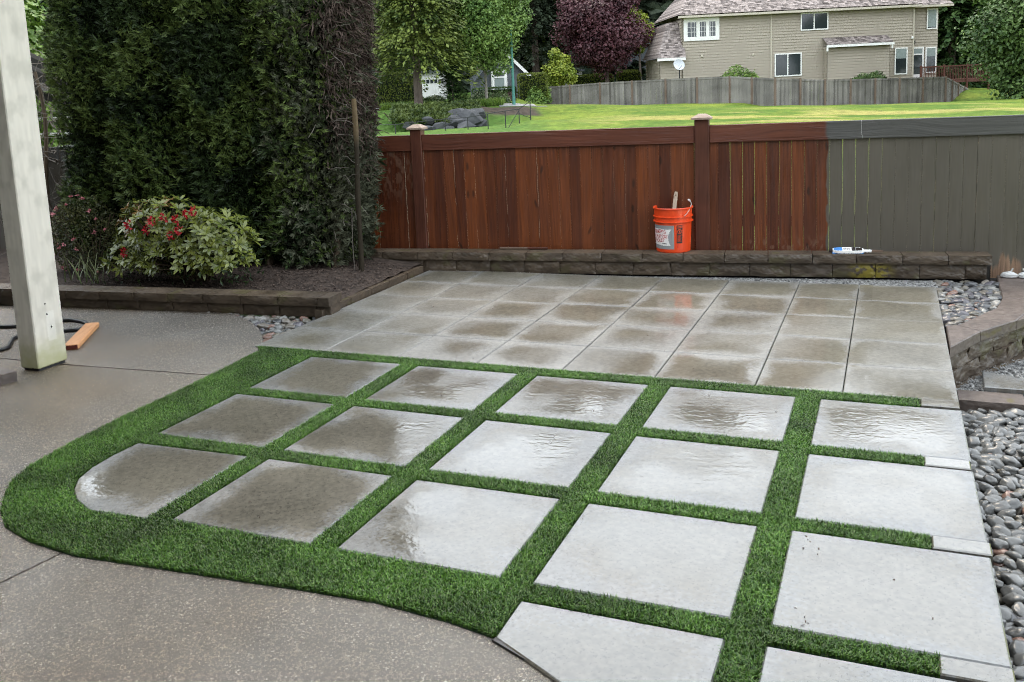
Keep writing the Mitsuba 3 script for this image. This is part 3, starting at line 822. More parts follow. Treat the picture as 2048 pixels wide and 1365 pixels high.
for (x0, w0), (x1, w1) in zip(posts[:-1], posts[1:]):
    L = (x1 - w1 / 2 - x0 - w0 / 2) / math.cos(FA) - 0.004
    m = cbox(0, L, -0.022, 0.0 - 0.004, 1.022, 1.160, 0.003)
    part(k, 'top_rail', on_fence(m, x0 + w0 / 2 + 0.002), 'fence_rail')
    m = cbox(0, L, 0.021, 0.055, 0.35, 0.44, 0.003)
    part(k, 'back_rail', on_fence(m, x0 + w0 / 2 + 0.002), 'fence_rail')
    m = cbox(0, L, 0.023, 0.050, 1.03, 1.158, 0.003)
    part(k, 'back_rail', on_fence(m, x0 + w0 / 2 + 0.002), 'fence_rail')
for x0, w0 in posts:
    m = cbox(-w0 / 2, w0 / 2, -0.036, w0 - 0.036, 0.02, 1.205, 0.004)
    pk = part(k, 'post', on_fence(m, x0), 'post_red' if x0 > -2.5 else 'post_gray')
    h0 = w0 / 2 + 0.022
    c = trimesh.convex.convex_hull(np.array([(sx * h0, 0.014 + sy * h0, z) for sx in (-1, 1) for sy in (-1, 1) for z in (1.207, 1.222)] + [(sx * 0.030, 0.014 + sy * 0.030, 1.250) for sx in (-1, 1) for sy in (-1, 1)]))
    kk_ = uniq(pk + '__post_cap'); scene[kk_] = mikit.ply(on_fence(c, x0), 'cap_weathered')

# ------------------------------------------------------------------ porch post and roof it carries
k = thing('porch_post', 'square cream painted porch post standing on the concrete at the left', 'post')
body(k, cbox(-1.635, -1.488, -1.279, -1.059, 0.004, 2.62, 0.006), 'post_paint')
part(k, 'post_foot', box(-1.622, -1.50, -1.266, -1.072, -0.012, 0.004), 'iron_black')
for y_, z_ in ((-1.178, 0.382), (-1.173, 0.317), (-1.151, 0.235)):
    m = trimesh.creation.icosphere(1); m.apply_scale((0.002, 0.0055, 0.007)); m.apply_translation((-1.4875, y_, z_)); part(k, 'screw_hole', m, 'iron_black')
k = thing('porch_roof', 'dark porch roof carried by the cream post', 'roof')
part(k, 'beam', box(-1.66, -1.46, -8.0, -0.98, 2.62, 2.84), 'trim_tan')
part(k, 'soffit', box(-7.0, -1.15, -8.0, -0.62, 2.84, 2.92), 'roof_soffit')
part(k, 'soffit', box(-1.149, 8.0, -8.0, -4.35, 2.84, 2.92), 'roof_soffit')
part(k, 'beam', box(-1.45, 8.0, -4.62, -4.44, 2.64, 2.838), 'trim_tan')
part(k, 'roof_deck', box(-1.04, 8.1, -8.0, -4.25, 2.925, 3.0), 'slate_roof')
part(k, 'roof_deck', prism([(-7.0, -8.0), (-1.05, -8.0), (-1.05, -0.5), (-7.0, -0.5)], 2.925, 3.0), 'slate_roof')

k = thing('home_house', 'house wall behind the photographer', 'house')
part(k, 'wall', box(-9.0, 9.0, -7.2, -6.9, -0.1, 5.6), 'siding')
part(k, 'roof', prism([(-9.4, -9.0), (9.4, -9.0), (9.4, -6.4), (-9.4, -6.4)], 5.6, 5.8), 'slate_roof')
part(k, 'wall', box(-7.2, -6.9, -6.9, -1.0, -0.1, 2.8), 'siding')
# ------------------------------------------------------------------ small things on the left
k = thing('wood_offcut', 'short fresh orange lumber offcut beside the cream porch post', 'wood')
a_ = math.atan2(-0.849 + 0.31, -1.716 + 2.073)
m = cbox(0, 0.62, -0.048, 0.048, 0.0, 0.036, 0.006)
body(k, place(m, -2.035, -0.325, -0.012, a_), 'lumber')
part(k, 'stained_end', place(box(0.6203, 0.6212, -0.040, 0.040, 0.005, 0.031), -2.035, -0.325, -0.012, a_), 'red_end', label='dark red stained sawn end')
k = thing('garden_hose', 'black hose looped on the concrete behind the porch post', 'hose')
pp = np.array([(-3.6, -0.35), (-3.2, -0.48), (-2.73, -0.515), (-2.55, -0.42), (-2.386, -0.245), (-2.209, -0.250), (-2.11, -0.30), (-2.05, -0.38), (-2.052, -0.44), (-2.121, -0.489), (-2.25, -0.58), (-2.33, -0.72), (-2.22, -0.86), (-2.15, -0.95), (-2.2, -1.06), (-2.4, -1.15), (-2.9, -1.2), (-3.4, -1.3)])
tt = np.linspace(0, len(pp) - 1, 110); ii = np.clip(tt.astype(int), 1, len(pp) - 3); u = (tt - ii)[:, None]
cr = lambda p0, p1, p2, p3: 0.5 * ((2 * p1) + (-p0 + p2) * u + (2 * p0 - 5 * p1 + 4 * p2 - p3) * u ** 2 + (-p0 + 3 * p1 - 3 * p2 + p3) * u ** 3)
sp = cr(pp[ii - 1], pp[ii], pp[ii + 1], pp[ii + 2])
sp = sp[(tt >= 1) & (tt <= len(pp) - 2)]
body(k, tube(np.c_[sp, np.full(len(sp), 0.001)], 0.0125, 10), 'black_rubber', True)
k = thing('concrete_block', 'tan concrete block lying on the concrete at the left edge', 'block')
body(k, trimesh.convex.convex_hull(np.array([(x_, y_, z) for (x_, y_) in [(-1.462, -1.453), (-1.95, -1.33), (-2.05, -1.62), (-1.56, -1.72)] for z in (-0.012, 0.046)] + [(-1.47, -1.455, .05), (-1.945, -1.337, .05), (-2.04, -1.612, .05), (-1.565, -1.71, .05)])), 'wall_block_red')

# ------------------------------------------------------------------ bucket, sticks, brush sleeve, loose stick, bags
BX, BY, BZ = 1.545, wy(1.545) + 0.155, 0.1655
Tw = unit(np.array([EYE[0] - BX, EYE[1] - BY])); Rt = np.array([-Tw[1], Tw[0]])
TOW = math.atan2(Tw[1], Tw[0])
k = thing('paint_bucket', 'bright orange plastic bucket with wire handle on the low wall', 'bucket')
prof = [(0.0, 0.004), (0.125, 0.004), (0.131, 0.0), (0.135, 0.006), (0.1445, 0.232), (0.150, 0.242), (0.1585, 0.244), (0.1585, 0.250), (0.148, 0.252), (0.1485, 0.282), (0.1585, 0.284), (0.1585, 0.290), (0.149, 0.292), (0.150, 0.345), (0.158, 0.347), (0.1595, 0.354), (0.156, 0.360), (0.149, 0.358), (0.147, 0.345), (0.139, 0.20), (0.130, 0.012), (0.0, 0.012)]
m = trimesh.creation.revolve(np.array(prof), sections=64)
m.apply_translation((BX, BY, BZ))
body(k, m, 'bucket_orange', 32)


def rad_at(z): return 0.135 + (0.1445 - 0.135) * (z - 0.006) / 0.226


def wrap(m, az0, lift):
    """bend a flat mesh (x along, y up, z out) round the bucket; az0: angle of x=0 measured rightwards from the side facing the viewer"""
    m = m.copy()
    m = m.subdivide_to_size(0.012)
    v = np.asarray(m.vertices); r = rad_at(v[:, 1]) + lift + v[:, 2]
    a = TOW + az0 + v[:, 0] / 0.14
    m.vertices = np.c_[BX + r * np.cos(a), BY + r * np.sin(a), BZ + v[:, 1]]
    return m


def patch(pts, th=0.0006):
    return prism(pts, 0, th)


lb = part(k, 'label_panel', wrap(patch([(-0.27, 0.030), (0.006, 0.030), (0.006, 0.222), (-0.27, 0.222)]), 0, 0.0003), 'label_gray', label='grey printed label panel')
wp = part(lb, 'label_sheet', wrap(patch([(-0.25, 0.068), (-0.20, 0.062), (-0.14, 0.063), (-0.08, 0.056), (-0.025, 0.060), (-0.040, 0.10), (-0.042, 0.135), (-0.030, 0.165), (-0.016, 0.192), (-0.06, 0.188), (-0.12, 0.194), (-0.20, 0.190), (-0.25, 0.194), (-0.243, 0.15), (-0.245, 0.11)]), 0, 0.0011), 'label_white')
for txt, x0, y0, hh in (("HOMER'S", -0.212, 0.158, 0.027), ('ALL-PURPOSE', -0.226, 0.122, 0.0235), ('BUCKET', -0.200, 0.087, 0.026)):
    m = meshkit.text_mesh(txt, hh, 0.0004, bold=True)
    w = m.bounds[1][0] - m.bounds[0][0]
    m.vertices = np.asarray(m.vertices) * [{'H': 0.150, 'A': 0.178, 'B': 0.128}[txt[0]] / w, 1, 1]
    v = np.asarray(m.vertices); v[:, 1] += 0.0035 * np.sin(v[:, 0] * 70 + len(txt)); m.vertices = v
    m.apply_translation((x0, y0, 0))
    part(lb, 'lettering', wrap(m, 0, 0.0019), 'label_red')
part(lb, 'lettering', wrap(patch([(-0.095, 0.073), (-0.055, 0.071), (-0.055, 0.077), (-0.095, 0.079)], 0.0004), 0, 0.0019), 'print_black')
wb = part(k, 'warning_panel', wrap(patch([(0.026, 0.078), (0.072, 0.078), (0.072, 0.222), (0.026, 0.222)]), 0, 0.0003), 'print_black', label='black printed warning panel')
ring = Polygon([(0.049 + 0.019 * math.cos(a), 0.172 + 0.019 * math.sin(a)) for a in np.linspace(0, 2 * np.pi, 32)[:-1]], [[(0.049 + 0.0145 * math.cos(a), 0.172 + 0.0145 * math.sin(a)) for a in np.linspace(0, 2 * np.pi, 32)[:-1]]])
marks = [prism(ring, 0, 0.0004), patch([(0.038, 0.185), (0.060, 0.159), (0.0625, 0.161), (0.0405, 0.187)], 0.0004), patch([(0.043, 0.166), (0.054, 0.166), (0.052, 0.174), (0.045, 0.174)], 0.0004),
         patch([(0.048, 0.174), (0.056, 0.180), (0.054, 0.183), (0.047, 0.178)], 0.0004)]
for j in range(7):
    yy = 0.142 - 0.008 * j
    marks.append(patch([(0.031, yy), (0.067 - 0.006 * (j % 3), yy), (0.067 - 0.006 * (j % 3), yy + 0.0028), (0.031, yy + 0.0028)], 0.0004))
for yy in (0.200, 0.209): marks.append(patch([(0.032, yy), (0.066, yy), (0.066, yy + 0.005), (0.032, yy + 0.005)], 0.0004))
part(wb, 'warning_print', wrap(cat(marks), 0, 0.0012), 'bucket_orange')
part(k, 'red_print', wrap(cat([patch([(0.028, yy), (0.042, yy), (0.042, yy + 0.003), (0.028, yy + 0.003)], 0.0004) for yy in (0.046, 0.053, 0.060, 0.067)]), 0, 0.0004), 'label_red')
e = 0.55 * Rt + 0.83 * Tw; w2 = np.array([-e[1], e[0]]) ; w2 = w2 if w2 @ Rt > 0 else -w2
ph = math.radians(52); th_ = np.linspace(0, math.pi, 40)
C0 = np.array([BX, BY, BZ + 0.296])
bp = C0 + np.outer(np.cos(th_) * 0.1615, np.r_[e, 0]) + np.outer(np.sin(th_) * 0.172, np.r_[w2 * math.sin(ph), math.cos(ph)])
hk = part(k, 'handle', tube(bp, 0.0022, 6), 'wire', True)
g0 = bp[16:25]
part(hk, 'grip', tube(g0 if len(g0) > 1 else bp[15:25], 0.0085, 10), 'white_plastic', 40)
for sgn in (1, -1):
    c_ = C0 + sgn * np.r_[e, 0] * 0.152
    mm_ = trimesh.creation.cylinder(0.013, 0.008, sections=16); mm_.apply_transform(trimesh.geometry.align_vectors([0, 0, 1], np.r_[e, 0])); mm_.apply_translation(c_)
    part(k, 'handle_ear', mm_, 'bucket_orange', 40)


def stick(base, top, w, t, holes=True):
    base, top = np.array(base), np.array(top); d = unit(top - base); L = np.linalg.norm(top - base)
    o = Polygon([(-w / 2, 0), (w / 2, 0), (w * 0.62, L * 0.93), (w * 0.4, L), (-w * 0.4, L), (-w * 0.62, L * 0.93)])
    if holes: o = o.difference(shapely.Point(0, L * 0.93).buffer(0.005))
    m = prism(o, -t / 2, t / 2)
    r = np.r_[Rt, 0]; r = unit(r - d * (r @ d)); nn = np.cross(r, d)
    M = np.eye(4); M[:3, 0] = r; M[:3, 1] = d; M[:3, 2] = nn; M[:3, 3] = base
    m.apply_transform(M); return m


def bpos(a, b, z): return np.r_[np.array([BX, BY]) + a * Rt + b * Tw, BZ + z]


k = thing('paint_stick', 'worn pale wooden brush handle with hanging hole sticking out of the bucket', 'brush')
body(k, stick(bpos(-0.025, 0.03, 0.06), bpos(0.028, -0.05, 0.470), 0.026, 0.012), 'stick_wood')
k = thing('paint_scraper', 'brown scraper handle with white end leaning in the bucket', 'scraper')
body(k, stick(bpos(0.035, -0.02, 0.06), bpos(0.055, -0.10, 0.445), 0.030, 0.018, False), 'handle_brown')
part(k, 'end_cap', stick(bpos(0.0553, -0.1013, 0.4462), bpos(0.0555, -0.1025, 0.452), 0.030, 0.018, False), 'white_plastic')
k = thing('brush_sleeve', 'paintbrush in a blue and white cardboard sleeve lying on the wall', 'paintbrush')
SX, SA = 2.735, ANG
def slv(u0, u1, w0, w1, z0, z1):
    return trimesh.convex.convex_hull(np.array([(u, sy * w / 2, z + (sy * w / 2 + 0.05) * 0.13 * (z > 0.001)) for u, w in ((u0, w0), (u1, w1)) for sy in (-1, 1) for z in (z0, z1)]))
sy0 = wy(SX) + 0.075
def onwall(m): return place(m, SX, sy0, 0.1665, SA)
part(k, 'sleeve', onwall(cat([slv(0.015, 0.05, 0.05, 0.098, 0.005, 0.022), slv(0.05, 0.16, 0.098, 0.100, 0.005, 0.0235), slv(0.16, 0.215, 0.100, 0.085, 0.005, 0.022), slv(0.215, 0.235, 0.085, 0.04, 0.005, 0.020)])), 'white_plastic', label='white cardboard sleeve')
part(k, 'sleeve_band', onwall(cat([slv(0.022, 0.05, 0.047, 0.084, 0.0225, 0.0240), slv(0.05, 0.082, 0.084, 0.086, 0.0240, 0.0252)])), 'brush_blue', label='light blue printed band')
part(k, 'sleeve_band', onwall(cat([slv(0.150, 0.175, 0.086, 0.080, 0.0240, 0.0250), slv(0.178, 0.222, 0.078, 0.050, 0.0222, 0.0238)])), 'print_black', label='black printed band')
part(k, 'lettering', onwall(cat([slv(0.092 + 0.012 * j, 0.099 + 0.012 * j, 0.02 + 0.012 * (j % 2), 0.03, 0.0240, 0.0247) for j in range(4)])), 'print_black')
part(k, 'sleeve_bottom', onwall(slv(0.012, 0.23, 0.07, 0.07, 0.0, 0.0048)), 'brush_blue')
part(k, 'bristles', onwall(slv(-0.012, 0.013, 0.04, 0.05, 0.006, 0.018)), 'print_black')
part(k, 'handle', onwall(slv(0.236, 0.290, 0.028, 0.024, 0.004, 0.016)), 'white_plastic')
part(k, 'handle', onwall(slv(0.2905, 0.37, 0.022, 0.010, 0.004, 0.015)), 'handle_brown', label='dark brush handle tip')
k = thing('wood_strip', 'thin dark wood strip lying on the wall below the red boards', 'wood')
body(k, place(cat([cbox(0, 0.245, 0, 0.026, 0, 0.016, 0.002)]), 0.09, wy(0.09) + 0.140, 0.167, ANG + 0.01), 'handle_brown')
part(k, 'light_end', place(cbox(0.2455, 0.42, 0, 0.026, 0, 0.016, 0.002), 0.09, wy(0.09) + 0.140, 0.167, ANG + 0.01), 'post_red', label='redder half of the strip')
for i, (bx_, sg) in enumerate(((3.945, 1), (4.050, -1))):
    k = thing('plastic_bag', ['small crumpled clear bag at the fence foot, left one of the pair', 'small crumpled clear bag at the fence foot, right one at the picture edge'][i], 'bag')
    m = trimesh.creation.icosphere(3); v = np.asarray(m.vertices)
    v = v * (0.85 + 0.4 * meshkit.fbm(v * 3 + i * 9, 3, i))[:, None] * [0.052, 0.030, 0.028]
    v[:, 2] = np.maximum(v[:, 2] + 0.012, 0.0); m.vertices = v + [bx_, 2.475, 0.001]
    body(k, m, 'bag_clear', 50)
    tl = np.array([(bx_ - 0.0 * sg, 2.475, 0.030), (bx_ + 0.012 * sg, 2.477, 0.047), (bx_ + 0.022 * sg, 2.478, 0.066)])
    part(k, 'twisted_neck', tube(tl, [0.006, 0.0045, 0.006], 6), 'bag_clear')

# ------------------------------------------------------------------ arborvitae hedge
rng = np.random.default_rng(31)
HX0, HX1, HTOP = -3.70, -0.92, 4.55


def hedge_front(x, z):
    """distance of the clipped front face: y at (x, z)"""
    b = 1.19 + 0.10 * (x + 2.2) + 0.10 * np.clip((0.35 - z) / 0.35, 0, 1)
    col = 0.05 * np.cos((x + 0.3) * 2 * np.pi / 0.72)
    p = np.stack([x * 2.4, z * 2.0, x * 0], -1)
    return b + col - 0.20 * (meshkit.fbm(p, 3, 4) - 0.5) - 0.16 * (meshkit.fbm(p * 2.7 + 5, 2, 14) - 0.5)


def right_x(z, y): return HX1 - 0.10 * np.clip((0.7 - z) / 0.7, 0, 1) + 0.12 * (meshkit.fbm(np.stack([z * 2.2, y * 2.5, z * 0], -1), 3, 7) - 0.5) + 0.03 * np.clip(z - 1, 0, 2)
def left_x(z, y): return HX0 + 0.015 * z - 0.10 * (meshkit.fbm(np.stack([z * 2.5, y * 2.5, z * 0 + 9], -1), 3, 8) - 0.5) + 0.04


def sprays(P, out, size, rng, fingers=9, spread=1.0):
    """flat fan shaped sprays of scale leaves"""
    n = len(P)
    ax = unit(out * 0.75 + rdir(rng, n) * 0.75 + [0.16, -0.05, 0.30])
    nr = unit(rdir(rng, n) + out * 0.25)
    sd = unit(np.cross(nr, ax))
    size = np.broadcast_to(size, (n,))
    vs, fs, k = [], [], 0
    for j in range(fingers):
        u = j / (fingers - 1) * 2 - 1
        t = (1 - abs(u)) * 0.55
        st = P + ax * (size * t * 0.75)[:, None]
        d = unit(ax + sd * (u * 0.95 * spread) + rng.normal(size=(n, 3)) * 0.14)
        L = size * (0.72 - 0.25 * abs(u)) * rng.uniform(0.75, 1.2, n)
        v, f = cards(st, d, nr, L, L * (0.17 if fingers > 6 else 0.3), 0.12, 0.5)
        vs.append(v); fs.append(f + k); k += len(v)
    return np.vstack(vs), np.vstack(fs)


def hedge_pts(n, rng, zlo, zhi):
    x = rng.uniform(HX0 + 0.02, HX1, n); z = rng.uniform(zlo, zhi, n)
    y = hedge_front(x, z)
    e = np.clip((x - (HX1 - 0.30)) / 0.30, 0, 1); y = y + 0.22 * e ** 2
    e2 = np.clip(((HX0 + 0.25) - x) / 0.25, 0, 1); y = y + 0.16 * e2 ** 2
    o = unit(np.stack([0.9 * e - 0.8 * e2, -np.ones(n), np.zeros(n)], -1))
    return np.stack([x, y, z], -1), o


k = thing('arborvitae_hedge', 'tall dark green arborvitae hedge with a dead brown right edge', 'hedge')
P1, O1 = hedge_pts(30000, rng, 0.16, 2.75)
dep = rng.uniform(0, 1, len(P1)) ** 1.5 * 0.16
P1 = P1 - O1 * dep[:, None]
dz_ = meshkit.fbm(P1 * 1.9, 3, 77)
deadw = np.clip((P1[:, 0] + 1.08 + 0.34 * (dz_ - .5) * 2) / 0.22, 0, 1) * np.clip((P1[:, 2] - 0.95) / 0.45, 0, 1) * np.clip((P1[:, 2] * .2 + .8), 0, 1)
u = rng.random(len(P1))
dead = u < deadw * 0.78
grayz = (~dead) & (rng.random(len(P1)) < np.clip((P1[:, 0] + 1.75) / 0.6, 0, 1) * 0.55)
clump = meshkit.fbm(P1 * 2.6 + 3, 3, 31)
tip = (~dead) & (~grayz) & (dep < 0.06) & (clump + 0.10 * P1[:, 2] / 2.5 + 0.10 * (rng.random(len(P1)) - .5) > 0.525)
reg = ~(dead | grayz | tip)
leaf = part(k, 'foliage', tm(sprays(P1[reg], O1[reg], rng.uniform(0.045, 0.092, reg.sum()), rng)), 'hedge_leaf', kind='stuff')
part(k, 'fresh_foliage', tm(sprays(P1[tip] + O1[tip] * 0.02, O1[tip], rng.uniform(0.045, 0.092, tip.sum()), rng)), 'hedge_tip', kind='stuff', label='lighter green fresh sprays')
Pg = P1[grayz]
part(k, 'gray_foliage', tm(sprays(Pg, O1[grayz], rng.uniform(0.05, 0.10, len(Pg)), rng)), 'hedge_gray', kind='stuff', label='greyish thinning sprays near the dead edge')
# right end
n = 5200
z = rng.uniform(0.15, 2.75, n); y = rng.uniform(1.36, 1.92, n); x = right_x(z, y) - 0.10 * np.clip((1.55 - y) / 0.2, 0, 1)
Pr = np.stack([x, y, z], -1); Or = unit(np.stack([np.ones(n), -0.35 + 0 * y, 0 * y], -1)); Pr = Pr - Or * (rng.random(n) ** 1.5 * 0.15)[:, None]
dn = meshkit.fbm(Pr * 2.3, 3, 78)
dr_ = rng.random(n) < np.clip((Pr[:, 2] - 0.90 + (dn - .5)) / 0.45, 0, 1) * 0.72
part(k, 'gray_foliage', tm(sprays(Pr[~dr_], Or[~dr_], rng.uniform(0.05, 0.10, (~dr_).sum()), rng)), 'hedge_gray', kind='stuff')
Pd = np.vstack([P1[dead], Pr[dr_]]); Od = np.vstack([O1[dead], Or[dr_]])
Pd = np.vstack([Pd, Pd + rng.normal(size=Pd.shape) * 0.03, Pd + rng.normal(size=Pd.shape) * 0.03]); Od = np.vstack([Od] * 3)
nd = len(Pd)
ax = unit(Od * 0.45 + rdir(rng, nd) * 0.55 + [0, 0, -0.55])
v1 = cards(Pd, ax, rdir(rng, nd), rng.uniform(0.05, 0.13, nd), rng.uniform(0.006, 0.016, nd), 0.3)
part(k, 'dead_foliage', tm(v1), 'hedge_dead', kind='stuff', label='dead brown hanging sprays')
# left end, top and the part above the picture
n = 4200
z = rng.uniform(0.15, 2.75, n); y = rng.uniform(1.15, 1.9, n); Pl = np.stack([left_x(z, y) + 0.12 * np.clip((1.35 - y) / .2, 0, 1), y, z], -1); Ol = unit(np.stack([-np.ones(n), -.3 + 0 * y, 0 * y], -1)); Pl = Pl - Ol * (rng.random(n) ** 1.5 * .12)[:, None]
part(k, 'foliage', tm(sprays(Pl, Ol, rng.uniform(0.06, 0.11, n), rng)), 'hedge_tip', kind='stuff')
Pu, Ou = hedge_pts(6500, rng, 2.7, HTOP)
w_ = np.clip((Pu[:, 2] - 3.2) / (HTOP - 3.2), 0, 1); Pu[:, 1] += w_ ** 2 * 0.25
xr = rng.uniform(HX0, HX1, 1500); Pt = np.stack([xr, rng.uniform(1.3, 1.9, 1500), HTOP + 0.25 * (meshkit.noise(np.stack([xr * 3, xr * 0, xr * 0], -1), 2) - .5)], -1)
zs = rng.uniform(2.7, HTOP, 2600); ys = rng.uniform(1.35, 1.9, 2600); sgn = rng.random(2600) < 0.5
Ps = np.stack([np.where(sgn, HX0 + 0.05, HX1), ys, zs], -1); Os = np.stack([np.where(sgn, -1.0, 1.0), 0 * ys, 0 * ys], -1)
PU = np.vstack([Pu, Pt, Ps]); OU = np.vstack([Ou, np.tile([0, 0, 1.0], (1500, 1)), Os])
part(k, 'foliage', tm(sprays(PU, OU, rng.uniform(0.12, 0.20, len(PU)), rng, 5)), 'hedge_leaf', kind='stuff')
# back side
nb = 2600; xb = rng.uniform(HX0, HX1, nb); Pb = np.stack([xb, np.minimum(1.86 + 0.0 * xb, fy(xb) - 0.08), rng.uniform(0.2, HTOP, nb)], -1)
part(k, 'foliage', tm(sprays(Pb, np.tile([0, 0.35, 0.2], (nb, 1)), rng.uniform(0.14, 0.2, nb), rng, 4)), 'hedge_leaf', kind='stuff')
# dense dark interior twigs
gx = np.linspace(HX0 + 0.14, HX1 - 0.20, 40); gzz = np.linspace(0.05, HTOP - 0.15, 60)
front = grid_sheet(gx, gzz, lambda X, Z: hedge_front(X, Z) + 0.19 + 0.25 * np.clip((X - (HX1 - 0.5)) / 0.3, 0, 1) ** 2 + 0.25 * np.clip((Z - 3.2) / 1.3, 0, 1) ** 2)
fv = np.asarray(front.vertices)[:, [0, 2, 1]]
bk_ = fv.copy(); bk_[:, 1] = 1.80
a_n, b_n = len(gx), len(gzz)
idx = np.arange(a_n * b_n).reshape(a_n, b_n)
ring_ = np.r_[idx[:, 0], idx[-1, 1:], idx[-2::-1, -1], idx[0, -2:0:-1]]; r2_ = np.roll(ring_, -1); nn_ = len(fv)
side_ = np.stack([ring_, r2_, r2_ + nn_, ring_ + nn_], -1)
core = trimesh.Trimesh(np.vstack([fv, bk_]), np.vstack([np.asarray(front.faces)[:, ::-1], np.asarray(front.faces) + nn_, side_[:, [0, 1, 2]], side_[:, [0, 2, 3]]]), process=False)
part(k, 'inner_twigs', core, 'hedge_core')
for (x0, y0, lx) in ((-1.10, 1.58, 0.03), (-1.75, 1.55, -0.02), (-2.45, 1.50, 0.02), (-3.1, 1.45, 0.0)):
    zz = np.linspace(-0.02, 1.2, 6)
    part(k, 'trunk', tube(np.c_[x0 + lx * zz + 0.012 * np.sin(zz * 5), y0 - 0.16 + 0.13 * zz, zz], np.linspace(0.040, 0.02, 6), 8), 'bark_brown', 40)
tw = []
for _ in range(60):
    p0 = np.array([-1.10 + rng.uniform(-.1, .16), rng.uniform(1.36, 1.6), rng.uniform(0.3, 2.4)])
    d = unit(np.array([rng.uniform(0.1, 1), rng.uniform(-.7, .2), rng.uniform(-.5, .6)])); L = rng.uniform(.12, .32)
    t_ = np.linspace(0, 1, 5)[:, None]
    tw.append(tube(p0 + d * L * t_ + np.array([0, 0, -0.06]) * t_ ** 2 + rng.normal(size=(5, 3)) * 0.006, np.linspace(.0035, .0012, 5), 4, False))
part(k, 'bare_twigs', cat(tw), 'twig_gray', kind='stuff', label='bare dead twigs on the right edge')
k = thing('tree_stake', 'thin weathered wooden stake at the right edge of the hedge', 'stake')
zz = np.linspace(0.03, 1.50, 14)
body(k, tube(np.c_[-0.837 + 0.043 * (zz - .05) / 1.45 + 0.004 * np.sin(zz * 7), 1.405 + 0 * zz, zz], 0.021 + 0.002 * np.sin(zz * 11), 10), 'stake_wood', 40)
k = thing('drip_tube', 'thin pale irrigation tube hanging beside the wooden stake', 'tube')
zz = np.linspace(0.06, 0.62, 8)
body(k, tube(np.c_[-0.885 - 0.01 * np.sin(zz * 6), 1.395 + 0 * zz, zz], 0.0028, 6), 'twig_gray', True)

# ------------------------------------------------------------------ shrubs in the bed
def leafy(P, ax, nr, L, Wd, fold=0.25):
    """broad leaf: 6 points, 4 triangles, with uv across (u) and along (v)"""
    ax = unit(ax); sd = unit(np.cross(nr, ax)); nn = np.cross(ax, sd)
    L = L[:, None]; Wd = Wd[:, None]
    mid = P + ax * L * 0.52 + nn * L * 0.05
    tip = P + ax * L - nn * L * 0.06
    e1 = lambda s, t: P + ax * L * t + sd * s * Wd / 2 + nn * Wd * fold
    v = np.stack([P, e1(1, .38), e1(1, .72) - sd * Wd * .06, tip, e1(-1, .72) + sd * Wd * .06, e1(-1, .38), mid], 1)
    n = len(P)
    f = np.array([[0, 1, 6], [1, 2, 6], [2, 3, 6], [3, 4, 6], [4, 5, 6], [5, 0, 6]])
    F = (np.arange(n)[:, None, None] * 7 + f[None]).reshape(-1, 3)
    uv = np.tile(np.array([[.5, 0], [1, .38], [1, .72], [.5, 1], [0, .72], [0, .38], [.5, .52]]), (n, 1))
    return trimesh.Trimesh(v.reshape(-1, 3), F, process=False), uv


rng = np.random.default_rng(41)
k = thing('rhododendron', 'rhododendron bush with cream edged leaves and a few red flowers', 'shrub')
stems = []
lobes = [(-2.28, 0.78, 0.50, 0.42, 0.30, 0.27), (-1.84, 0.76, 0.42, 0.38, 0.28, 0.26), (-2.55, 0.72, 0.26, 0.30, 0.24, 0.18), (-2.08, 0.66, 0.30, 0.42, 0.22, 0.22), (-1.68, 0.74, 0.28, 0.24, 0.24, 0.18)]
wh = []
for (cx, cy, cz, rx, ry, rz), cnt in zip(lobes, (112, 115, 58, 80, 55)):
    d = rdir(rng, cnt * 3); d = d[(d[:, 2] > -0.35) & (d[:, 1] < 0.55)][:cnt]
    r = rng.uniform(0.78, 1.04, (len(d), 1)) * (0.85 + 0.3 * meshkit.fbm(d * 2 + cx * 9, 2, 5))[:, None]
    wh.append(np.c_[np.array([cx, cy, cz]) + d * r * [rx, ry, rz], d])
wh = np.vstack(wh); wh = wh[np.argsort(wh[:, 1] - 0.5 * wh[:, 2])]
stalk = []; rest = []; ruv = []
for i, w in enumerate(wh):
    p, d = w[:3], w[3:]
    o = unit(d * [1, 1, 0.8] + [0, -0.15, 0.55])
    nl = int(rng.integers(6, 9)); an = np.arange(nl) * 2 * np.pi / nl + rng.uniform(0, 6)
    a = unit(np.cross(o, [0.3, 0.2, 0.9])); b = np.cross(o, a)
    out = np.cos(an)[:, None] * a + np.sin(an)[:, None] * b
    axs = out * rng.uniform(0.75, 1.0, (nl, 1)) + o * rng.uniform(0.1, 0.65, (nl, 1))
    L = rng.uniform(0.052, 0.084, nl)
    m, uv = leafy(np.tile(p, (nl, 1)) + axs * 0.006, axs, np.tile(o, (nl, 1)), L, L * rng.uniform(.30, .39, nl), 0.10)
    young = p[2] > 0.52 and p[0] < -2.0 and rng.random() < 0.30
    if i < 300: part(k, 'leaf_cluster', m, 'rhod_young' if young else 'rhod_leaf', True, uv=uv)
    else: rest.append(m); ruv.append(uv)
    root = np.array([-2.05 + (p[0] + 2.05) * 0.25, 0.80, 0.09]); t_ = np.linspace(0, 1, 6)[:, None]
    if i % 3 == 0: stalk.append(tube(root + (p - root) * t_ + np.array([0, 0, 0.10]) * np.sin(t_ * np.pi) * (1 - t_), np.linspace(0.006, 0.002, 6), 5, False))
if rest: part(k, 'leaf_clusters', cat(rest), 'rhod_leaf', True, uv=np.vstack(ruv), kind='stuff')
part(k, 'stems', cat(stalk), 'bark_brown', kind='stuff')
